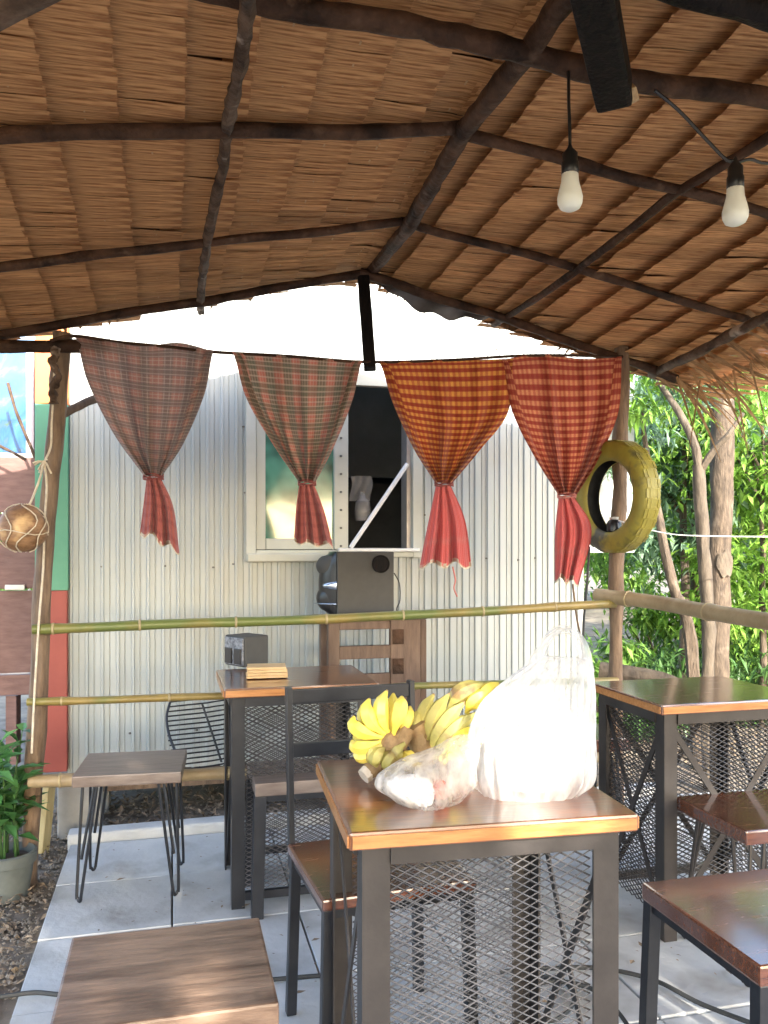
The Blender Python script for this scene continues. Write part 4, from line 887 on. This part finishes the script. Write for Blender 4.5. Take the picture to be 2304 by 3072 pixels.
# ------------------------------------------------------------------ plastic bags
def bag_body(left, right, Y0, dmax, dfun, n=44, m_=96, wr=.010, seed=0):
    el, er = edge(left), edge(right); mb = MB()
    def fn(u, v):
        a, b_ = el(v), er(v); cx = (a.x + b_.x) / 2; hw = (b_.x - a.x) / 2; y = (a.y + b_.y) / 2
        an_ = 2 * math.pi * u; ca, sa_ = math.cos(an_), math.sin(an_)
        ca = math.copysign(abs(ca) ** .8, ca); sa_ = math.copysign(abs(sa_) ** .8, sa_)
        yy = a.y + (b_.y - a.y) * (ca + 1) / 2
        cr_ = noise.noise(Vector((ca * 6, sa_ * 6, v * 1.6 + seed))); cr2 = noise.noise(Vector((ca * 13, sa_ * 13, v * 2.2 + seed * 2)))
        w_ = 1 + wr * 5 * noise.noise(Vector((ca * 2.6, sa_ * 2.6, v * 3 + seed))) - wr * (4 + 9 * v) * (1 - abs(cr_) * 4 if abs(cr_) < .25 else 0) - wr * (1 + 5 * v) * (1 - abs(cr2) * 4 if abs(cr2) < .25 else 0)
        fold = wr * .5 * math.sin(an_ * 9 + seed + 3 * v) * v
        p = P(cx + hw * ca * w_, yy, Y0); p.y += dfun(v) * dmax * sa_ * (w_ + fold * 8); return p
    mb.grid(fn, m_, n); 
    return mb
tb = thing('plastic_bag', 'tall white plastic carrier bag with looped handle on the front table', 'bag', PZ(1590, 2405, TH))
Yg = 1.90
body = bag_body([(1470, 2404), (1425, 2360), (1405, 2290), (1402, 2200), (1440, 2110), (1525, 2035), (1585, 1992), (1622, 1968)],
                [(1640, 2404), (1730, 2370), (1778, 2330), (1786, 2240), (1785, 2140), (1783, 2070), (1777, 2010), (1768, 1972)], Yg, .115, lambda v: (.75 + .25 * math.sin(math.pi * min(1, v * 1.6))) * (1 - v) ** .55 + .10, seed=2)
bagbody = body.build('film', 'bag_film', tb, smooth=80)
MB().lathe(P(1585, 2402, Yg), [(.001, .0015), (.10, .002), (.001, .0035)], 20).build('base', 'bag_film', tb)
for k, dY in enumerate((-.012, .02)):
    hp = spline([P(1592 + 16 * k, 2010, Yg + dY), P(1622 + 10 * k, 1950, Yg + dY), P(1652, 1903, Yg + dY), P(1694, 1884 + 10 * k, Yg + dY), P(1730 - 6 * k, 1904, Yg + dY), P(1752 - 8 * k, 1952, Yg + dY), P(1764, 2020, Yg + dY)], 20)
    h_ = MB()
    def hf(u, v, hp=hp):
        q = hp[round(u * 20)]; i = round(u * 20); d = (hp[min(20, i + 1)] - hp[max(0, i - 1)]).normalized(); nn = d.cross(Vector((0, 1, 0)))
        return q + nn * (v - .5) * (.014 + .06 * abs(u - .5) ** 1.5) + Vector((0, .008 * math.sin(v * 9 + u * 11 + k), 0))
    h_.grid(hf, 20, 5); h_.build('handle', 'bag_film', bagbody, smooth=80)
for k, (px, py, w_, hh_, mt) in enumerate(((1580, 2398, .155, .085, 'foam'), (1600, 2290, .14, .07, 'foam'))):
    fb = thing('foam_box', ('white foam food box at the bottom of the tall bag', 'white foam food box on top of the other one in the tall bag')[k], 'box', P(px, py, Yg))
    cz_ = P(px, py, Yg).z
    MB().lathe(Vector((P(px, py, Yg).x, Yg, max(cz_, TP + .004) if k == 0 else cz_)), [(w_ * .38, 0), (w_ * .42, .005), (w_ * .5, hh_ * .85), (w_ * .52, hh_ * .87), (w_ * .52, hh_ * .95), (w_ * .49, hh_), (.001, hh_)], 28).build('tub', mt, fb, smooth=40)
sbg = thing('plastic_bag', 'small thin plastic bag lying in front of the bananas', 'bag', PZ(1270, 2440, TH))
Ys = 1.79
out = [(1132, 2330), (1128, 2362), (1165, 2385), (1215, 2428), (1262, 2444), (1320, 2432), (1380, 2402), (1425, 2358), (1430, 2300), (1440, 2235), (1400, 2205), (1330, 2232), (1250, 2262), (1180, 2292)]
def inflate(outline, Y0, dep, seed, rings=22, wr=.06):
    cx = sum(p[0] for p in outline) / len(outline); cy = sum(p[1] for p in outline) / len(outline)
    o = spline([Vector((x, y, 0)) for x, y in outline] + [Vector((outline[0][0], outline[0][1], 0))], 96)[:-1]; mb = MB(); n_ = 96; vs = []; rs = [math.sin(math.pi / 2 * i / rings) for i in range(rings + 1)]
    for side in (-1, 1):
        for i, r in enumerate(rs):
            for q in o:
                x, y = cx + (q.x - cx) * r, cy + (q.y - cy) * r; d = dep * math.sqrt(max(0, 1 - r * r)) * side
                d *= 1 + wr * 5 * noise.noise(Vector((x * .018, y * .018, seed + side))); p = P(x, y, Y0); p.y += d
                cz2 = noise.noise(Vector(((x - 1430) / max(40, abs(y - 2600)) * 9, (x + y) * .004, seed))); d2 = max(0, 1 - abs(cz2) * 5); p.y += side * -.006 * d2 * (1 - r ** 6); p += noise.noise_vector(Vector((x * .02, y * .02, seed))) * .004; p.z = max(p.z, TP); vs.append(p)
    k = rings + 1; fs = []
    for s_ in range(2):
        for i in range(rings):
            for j in range(n_):
                a = (s_ * k + i) * n_; f = (a + j, a + (j + 1) % n_, a + n_ + (j + 1) % n_, a + n_ + j); fs.append(f if s_ else f[::-1])
    return mb.add(vs, fs)
inflate(out, Ys, .075, 4).build('film', 'bag_film_thin', sbg, smooth=80)
pk = inflate([(1160, 2350), (1200, 2325), (1270, 2330), (1300, 2370), (1290, 2418), (1235, 2412), (1185, 2385)], Ys - .005, .05, 9).build('white_packet', 'packet', smooth=60)
tag(pk, 'crumpled white packet inside the small thin bag', 'packet')
rp = MB().lathe(PZ(1318, 2405, TH) + Vector((0, .01, .003)), [(.010, 0), (.020, .005), (.024, .017), (.022, .031), (.011, .039), (.001, .039)], 18).build('tomato', 'red_thing', smooth=True)
tag(rp, 'round red fruit showing through the small thin bag', 'fruit')

# ------------------------------------------------------------------ potted plant at the left edge
pc = PZ(22, 2690, 0); pc.z = 0
pot = thing('potted_plant', 'leafy green plant in a grey clay pot by the left post', 'plant', pc)
MB().lathe(pc, [(.065, -.01), (.08, 0), (.096, .10), (.102, .14), (.113, .145), (.113, .185), (.103, .19), (.096, .16), (.001, .155)], 24).build('pot', 'pot', pot, smooth=40)
MB().lathe(pc, [(.001, .150), (.098, .158), (.001, .172)], 16).build('soil', 'soil', pot)
def add_leaf(mb, p, d, L, w, fold=.25, droop=.15):
    d = d.normalized(); s_ = d.cross(Vector((0, 0, 1)));
    if s_.length < .05: s_ = Vector((1, 0, 0))
    s_.normalize(); u_ = s_.cross(d).normalized()
    a = p; b_ = p + d * L * .45 - Vector((0, 0, L * droop * .3)); c = p + d * L - Vector((0, 0, L * droop))
    mb.add([a, b_ + s_ * w / 2 + u_ * w * fold, c, b_ - s_ * w / 2 + u_ * w * fold, b_], [(0, 4, 1), (4, 2, 1), (0, 3, 4), (3, 2, 4)])
lm = MB(); sm = MB()
for k in range(13):
    a = R.uniform(0, 6.28); tip = pc + Vector((math.cos(a) * R.uniform(.04, .15), math.sin(a) * R.uniform(.05, .18), R.uniform(.35, .85)))
    pth = spline([pc + Vector((math.cos(a) * .04, math.sin(a) * .04, .16)), (pc + tip) / 2 + Vector((0, 0, .12)), tip], 8); sm.tube(pth, [.006 - .0005 * i for i in range(9)], 6)
    for q in pth[2:]:
        for z in range(2): add_leaf(lm, q, Vector((R.uniform(-1, 1), R.uniform(-1, 1), R.uniform(-.1, .9))), R.uniform(.07, .15), R.uniform(.035, .065))
sm.build('stem', 'leaf_dark', pot, smooth=True); lm.build('foliage', 'leaf_pot', pot)

# ------------------------------------------------------------------ cables on the floor
for nm, pts, lb in (('floor_cable', [(1500, 2915), (1640, 2905), (1800, 2905), (1960, 2940), (2100, 3010), (2260, 3072)], 'black cable lying across the pavers to the right of the banana table'),
                    ('floor_cable', [(-60, 3000), (40, 2985), (110, 2978), (200, 2985), (330, 2985), (860, 2935), (1000, 2925)], 'black cable lying across the pavers behind the worn stool'),
                    ('floor_cable', [(1560, 2960), (1640, 2930), (1700, 2950), (1720, 3010), (1660, 3060), (1590, 3040), (1570, 2985), (1640, 2945), (1760, 2960), (1840, 3020), (1900, 3100)], 'coiled black cable under the banana table')):
    o = MB().tube(spline([PZ(x, y, G + .012 + .001 * i) for i, (x, y) in enumerate(pts)], 50), .007, 6).build(nm, 'rubber', smooth=True); tag(o, lb, 'cable')

# ------------------------------------------------------------------ clods, litter, logs on the ground
cl = MB(); li = MB()
def clod(p, r):
    n0 = len(cl.v); rr = [r * R.uniform(.6, 1.2) for _ in range(6)]
    cl.add([p + Vector((rr[0], 0, 0)), p + Vector((0, rr[1], 0)), p + Vector((-rr[2], 0, 0)), p + Vector((0, -rr[3], 0)), p + Vector((0, 0, rr[4] * .7)), p + Vector((0, 0, -rr[5] * .4))],
           [(0, 1, 4), (1, 2, 4), (2, 3, 4), (3, 0, 4), (1, 0, 5), (2, 1, 5), (3, 2, 5), (0, 3, 5)])
for k in range(11000):
    w, s = R.choice(((R.uniform(-1.5, -.48), R.uniform(.4, 4.4)), (R.uniform(-1.2, 2.4), R.uniform(4.24, 5.2)), (R.uniform(-1.0, -.48), R.uniform(2, 4.4))))
    p = H(w, s, 0); p.z = zg(p.x, p.y); clod(p, R.choice((.003, .005, .008, .013)))
for k in range(9000):
    q = R.random()
    if q < .25: w, s = R.uniform(-1.5, -.48), R.uniform(.4, 4.3)
    elif q < .5: w, s = R.uniform(-1.0, 2.4), R.uniform(4.22, 4.9)
    else: w, s = R.uniform(1.6, 6.5), R.uniform(4.3, 9)
    p = H(w, s, 0); p.z = zg(p.x, p.y) + R.uniform(.005, .03)
    add_leaf(li, p, Vector((R.uniform(-1, 1), R.uniform(-1, 1), R.uniform(-.2, .5))), R.uniform(.02, .065), R.uniform(.01, .026), R.uniform(-.3, .5), R.uniform(-.2, .3))
tag(cl.build('dirt_clods', 'clod'), 'loose clods and pebbles on the bare earth beside the paving', 'gravel', kind='stuff')
gt = MB()
for k in range(420):
    w, s = R.uniform(-.4, 2.6), R.uniform(.8, 4.05); p = H(w, s, G + .0085)
    add_leaf(gt, p, Vector((R.uniform(-1, 1), R.uniform(-1, 1), .03)), R.uniform(.006, .022) if k > 30 else R.uniform(.03, .055), R.uniform(.004, .01) if k > 30 else .018, .12, 0)
tag(gt.build('floor_grit', 'litter'), 'fine grit and leaf crumbs scattered over the grey pavers', 'grit', kind='stuff')
tag(li.build('leaf_litter', 'litter'), 'dry fallen leaves scattered over the bare earth', 'leaves', kind='stuff')
pl = log([P(1800, 2010, 5.0), P(1940, 2035, 4.9), P(2080, 2080, 4.8)], .06, segs=8, seed=40).build('fallen_log', 'bark_pale', smooth=True); tag(pl, 'pale grey log propped beyond the right table', 'log')
pl = MB().bar(P(1780, 2045, 5.05), P(1900, 2060, 5.0), .10, .03).build('board_piece', 'raw_wood', bevel=.004); tag(pl, 'short tan board lying under the pale grey log', 'board')

# ------------------------------------------------------------------ trees
def crown(mb, c, rad, n, L, w, clumps=40, seed=0, flat=.9):
    r_ = random.Random(seed); cs = []
    for k in range(clumps):
        while True:
            q = Vector((r_.uniform(-1, 1), r_.uniform(-1, 1), r_.uniform(-1, 1)))
            if .25 < q.length < 1: break
        cs.append((Vector(c) + Vector((q.x * rad[0], q.y * rad[1], q.z * rad[2])), r_.uniform(.13, .32) * max(rad)))
    for k in range(n):
        cc_, rr = cs[k % clumps]
        p = cc_ + Vector((r_.gauss(0, .5), r_.gauss(0, .5), r_.gauss(0, .4))) * rr
        add_leaf(mb, p, Vector((r_.uniform(-1, 1), r_.uniform(-1, 1), r_.uniform(-1.1, .35))), L * r_.uniform(.6, 1.3), w * r_.uniform(.7, 1.3), .2, .25)
def tree(label, x, y, h, r0, rad, cz_, n, mat, seed, L=.105, w=.046, lean=(0, 0), bark='bark', group='trees beyond the railing', limbs=5):
    t = thing('garden_tree', label, 'tree', (x, y, 0), 0, group); r_ = random.Random(seed)
    top = Vector((x + lean[0], y + lean[1], h))
    pth = [Vector((x, y, -.05)).lerp(top, i / 12) + noise.noise_vector(Vector((seed * 3.1, i * .5, 0))) * .05 * h / 4 for i in range(13)]
    tk = MB().tube(pth, [r0 * (1.15 - .75 * i / 12) for i in range(13)], 10, .12, seed=seed)
    for k in range(limbs):
        i = r_.randint(5, 11); a = r_.uniform(0, 6.28); d = Vector((math.cos(a) * rad[0] * .7, math.sin(a) * rad[1] * .7, r_.uniform(.2, .8)))
        tk.tube(spline([pth[i], pth[i] + d * .5 + Vector((0, 0, .1)), pth[i] + d], 6), [r0 * .45 * (1 - .12 * q) for q in range(7)], 7, .1, seed=seed + k)
    tk.build('trunk', bark, t, smooth=True)
    mb = MB(); crown(mb, (top.x, top.y, cz_), rad, n, L, w, seed=seed); mb.build('crown', mat, t)
    return t
# two thin trees right beyond the rail, then the thick trunk, then the garden behind
ft = thing('forked_tree', 'slim pale forked tree right beyond the side rail', 'tree', PZ(2125, 2180, 0) if False else Vector((P(2125, 2100, 4.9).x, 4.9, 0)))
tk = log([Vector((P(2128, 2100, 4.9).x, 4.9, -.05)), P(2125, 1900, 4.9), P(2108, 1650, 4.9), P(2098, 1395, 4.9)], .036, segs=20, seed=50)
tk.tube(resample([P(2100, 1420, 4.9), P(2085, 1330, 4.9), P(2040, 1240, 4.95), P(1985, 1160, 5.0), P(1930, 1060, 5.1)], 12), [.030 - .0014 * i for i in range(13)], 8, .12, seed=51)
tk.tube(resample([P(2102, 1410, 4.9), P(2140, 1350, 4.85), P(2185, 1305, 4.8), P(2230, 1240, 4.8)], 8), [.026 - .0018 * i for i in range(9)], 8, .12, seed=52)
tk.build('trunk', 'bark_pale', ft, smooth=True)
mb = MB(); crown(mb, P(1960, 1130, 5.2), (.45, .4, .25), 700, .10, .03, 24, 51); mb.build('crown', 'leaf_bright', ft)
sl_ = thing('slanting_tree', 'thin tree slanting behind the tyre', 'tree', Vector((P(2085, 2100, 5.4).x, 5.4, 0)))
MB().tube(spline([Vector((P(2100, 2100, 5.4).x, 5.4, -.05)), P(2070, 1900, 5.4), P(2020, 1760, 5.4), P(1978, 1560, 5.5), P(1935, 1330, 5.6), P(1925, 1200, 5.65)], 22), [.046 - .0016 * q for q in range(23)], 9, .2, seed=53).build('trunk', 'bark', sl_, smooth=True)
mb = MB(); crown(mb, P(1930, 1280, 5.7), (.5, .5, .6), 500, .10, .03, 16, 52); mb.build('crown', 'leaf_blue', sl_)
tt_ = thing('thick_tree', 'thick brown trunked tree with a pale scar near the right edge', 'tree', Vector((P(2165, 2100, 6.0).x, 6.0, 0)))
trk = log([Vector((P(2150, 2100, 6).x, 6, -.05)), P(2155, 1900, 6), P(2160, 1600, 6), P(2168, 1300, 6), P(2160, 1000, 6)], .080, segs=26, n=14, seed=54).build('trunk', 'bark', tt_, smooth=True)
sc_ = P(2160, 1690, 6.0); scar = MB()
scar.grid(lambda u, v: sc_ + Vector((math.sin((u - .5) * 1.5 + .1) * .090, -math.cos((u - .5) * 1.5 + .1) * .092, (v - .5) * (.03 + .16 * math.sin(math.pi * u) ** .6) + .012 * math.sin(u * 14))), 14, 5)
scar.build('bark_scar', 'bark_pale', trk, smooth=60)
mb = MB(); crown(mb, P(2250, 1310, 6.9), (1.1, .7, .42), 2200, .11, .04, 40, 53); mb.build('crown', 'leaf_bright', tt_)
GT = [('light green bushy tree left of the forked tree', 3.0, 8.0, 3.0, .05, (1.1, .9, 1.4), 1.7, 9000, 'leaf_bright', 61), ('bright green tree filling the gap right of the thick trunk', 4.3, 8.4, 3.4, .06, (1.4, 1.0, 1.6), 1.8, 13000, 'leaf_bright', 62),
      ('tall bright green tree behind the thick trunk', 3.6, 9.6, 3.6, .08, (1.4, 1.2, 1.2), 2.5, 10000, 'leaf_bright', 63), ('dark green tree at the far right behind the bright one', 5.8, 10.0, 4.0, .08, (1.6, 1.3, 1.7), 2.4, 8000, 'leaf_mid', 64),
      ('blue green willowy tree seen right of the tyre', 2.6, 7.2, 3.4, .04, (.55, .6, 1.1), 2.2, 3000, 'leaf_blue', 65), ('broad green tree closing the view behind all the others', 5.0, 13.0, 4.0, .1, (3.2, 1.6, 1.8), 2.2, 7000, 'leaf_bright', 66),
      ('green tree behind the shack corner', 2.2, 10.5, 4.0, .08, (1.2, 1.2, 1.5), 2.4, 3200, 'leaf_mid', 67), ('pale green young tree close behind the right table', 3.0, 6.6, 2.4, .03, (.6, .5, .7), 1.5, 1500, 'leaf_bright', 68)]
for lb, x, y, h, r0, rad, cz_, n_, mt, sd in GT: tree(lb, x, y, h, r0, rad, cz_, n_, mt, sd)
for k, (x, y, rx, rz, mt, lb) in enumerate(((2.2, 6.3, .5, .35, 'leaf_dark', 'low dark bush at the foot of the shack corner'), (3.1, 6.9, .7, .40, 'leaf_dark', 'low dark green bush between the slanting and forked trees'), (3.9, 6.4, .6, .35, 'leaf_mid', 'low spiky bush right of the thick trunk'), (4.6, 7.4, .8, .5, 'leaf_dark', 'low dark bush at the right edge under the trees'), (2.7, 7.9, .9, .6, 'leaf_mid', 'mid green bush behind the slanting tree'), (3.6, 8.3, .9, .55, 'leaf_mid', 'mid green bush behind the forked tree'), (5.4, 8.6, 1.0, .6, 'leaf_mid', 'mid green bush farthest to the right'), (1.72, 6.5, .35, .42, 'leaf_mid', 'small bush tight behind the shack corner under the tyre'))):
    b_ = thing('low_bush', lb, 'bush', (x, y, 0), 0, 'bushes under the trees'); mb = MB(); crown(mb, (x, y, rz * .8), (rx, rx * .8, rz), 1300, .14, .03, 20, 80 + k); mb.build('foliage', mt, b_)
    s_ = MB()
    for q in range(6): s_.tube([(x + R.uniform(-.1, .1), y + R.uniform(-.1, .1), -.02), (x + R.uniform(-.4, .4), y + R.uniform(-.3, .3), rz)], .008, 5)
    s_.build('stem', 'bark', b_)
far = MB()
for k in range(26):
    a = math.radians(-35 + k * 4.2); d = R.uniform(17, 24); crown(far, (math.sin(a) * d, math.cos(a) * d, R.uniform(1.6, 2.6)), (2.6, 2, 2.0), 900, .34, .15, 24, 200 + k)
tag(far.build('woodland', 'leaf_mid'), 'green woodland closing off the view behind the garden', 'woodland', kind='stuff')
# ------------------------------------------------------------------ added unseen leaf screen behind the viewer, holes left along chosen sun rays
gaps = []
for (px, py, Y, r) in ((1540, 2240, 1.82, .125), (1470, 2120, 1.85, .07), (1620, 2480, 1.66, .075), (1800, 2475, 1.67, .05), (560, 2985, 1.70, .06), (640, 2920, 1.75, .04), (590, 2700, 3.2, .045), (655, 2690, 3.2, .03), (875, 2390, 2.5, .03), (1740, 2835, 2.9, .05), (2060, 2990, 2.5, .06), (2150, 3040, 2.4, .05), (1410, 2075, 1.95, .05), (1080, 2150, 1.9, .03)):
    gaps.append((P(px, py, Y), r))
def blocked(p):
    for g, r in gaps:
        d = p - g; t_ = d.dot(SD); q = d - SD * t_
        if q.length < r: return True
    return False
hd = thing('leaf_gobo', 'unseen leaf screen added behind the viewer, with gaps shaped for sun patches', 'tree', (2.6, -4.0, 0))
mb = MB(); perp = Vector((math.cos(SUN_AZ), math.sin(SUN_AZ), 0)); back = Vector((math.sin(SUN_AZ), -math.cos(SUN_AZ), 0)); hc = Vector((.35, 2.2, 0)) + back * 6.6
for k in range(46000):
    p = hc + perp * R.uniform(-3.3, 2.3) + back * R.uniform(-.3, .3) + Vector((0, 0, R.uniform(2.2, 5.4)))
    d = Vector((R.uniform(-1, 1), R.uniform(-1, 1), R.uniform(-1, .3)))
    if blocked(p + d.normalized() * .05): continue
    add_leaf(mb, p, d, R.uniform(.09, .13), R.uniform(.045, .07), .15, .1)
mb.build('crown', 'leaf_mid', hd)
sm = MB(); q = hc + back * .45
sm.tube([q + Vector((0, 0, -.05)), q + Vector((.05, 0, 1.2)), q + Vector((0, .05, 2.6)), q + Vector((.1, 0, 4.6))], [.13, .11, .09, .03], 10, .1)
for k in range(10):
    sm.tube([q + Vector((0, 0, 1.9 + .2 * k)), q + perp * (-2.8 + .56 * k) * .5 + Vector((0, 0, 2.5 + .25 * k)), q + perp * (-2.8 + .56 * k) + Vector((0, 0, 3.2 + .15 * k))], [.045, .03, .01], 6)
sm.build('trunk', 'bark', hd, smooth=True)
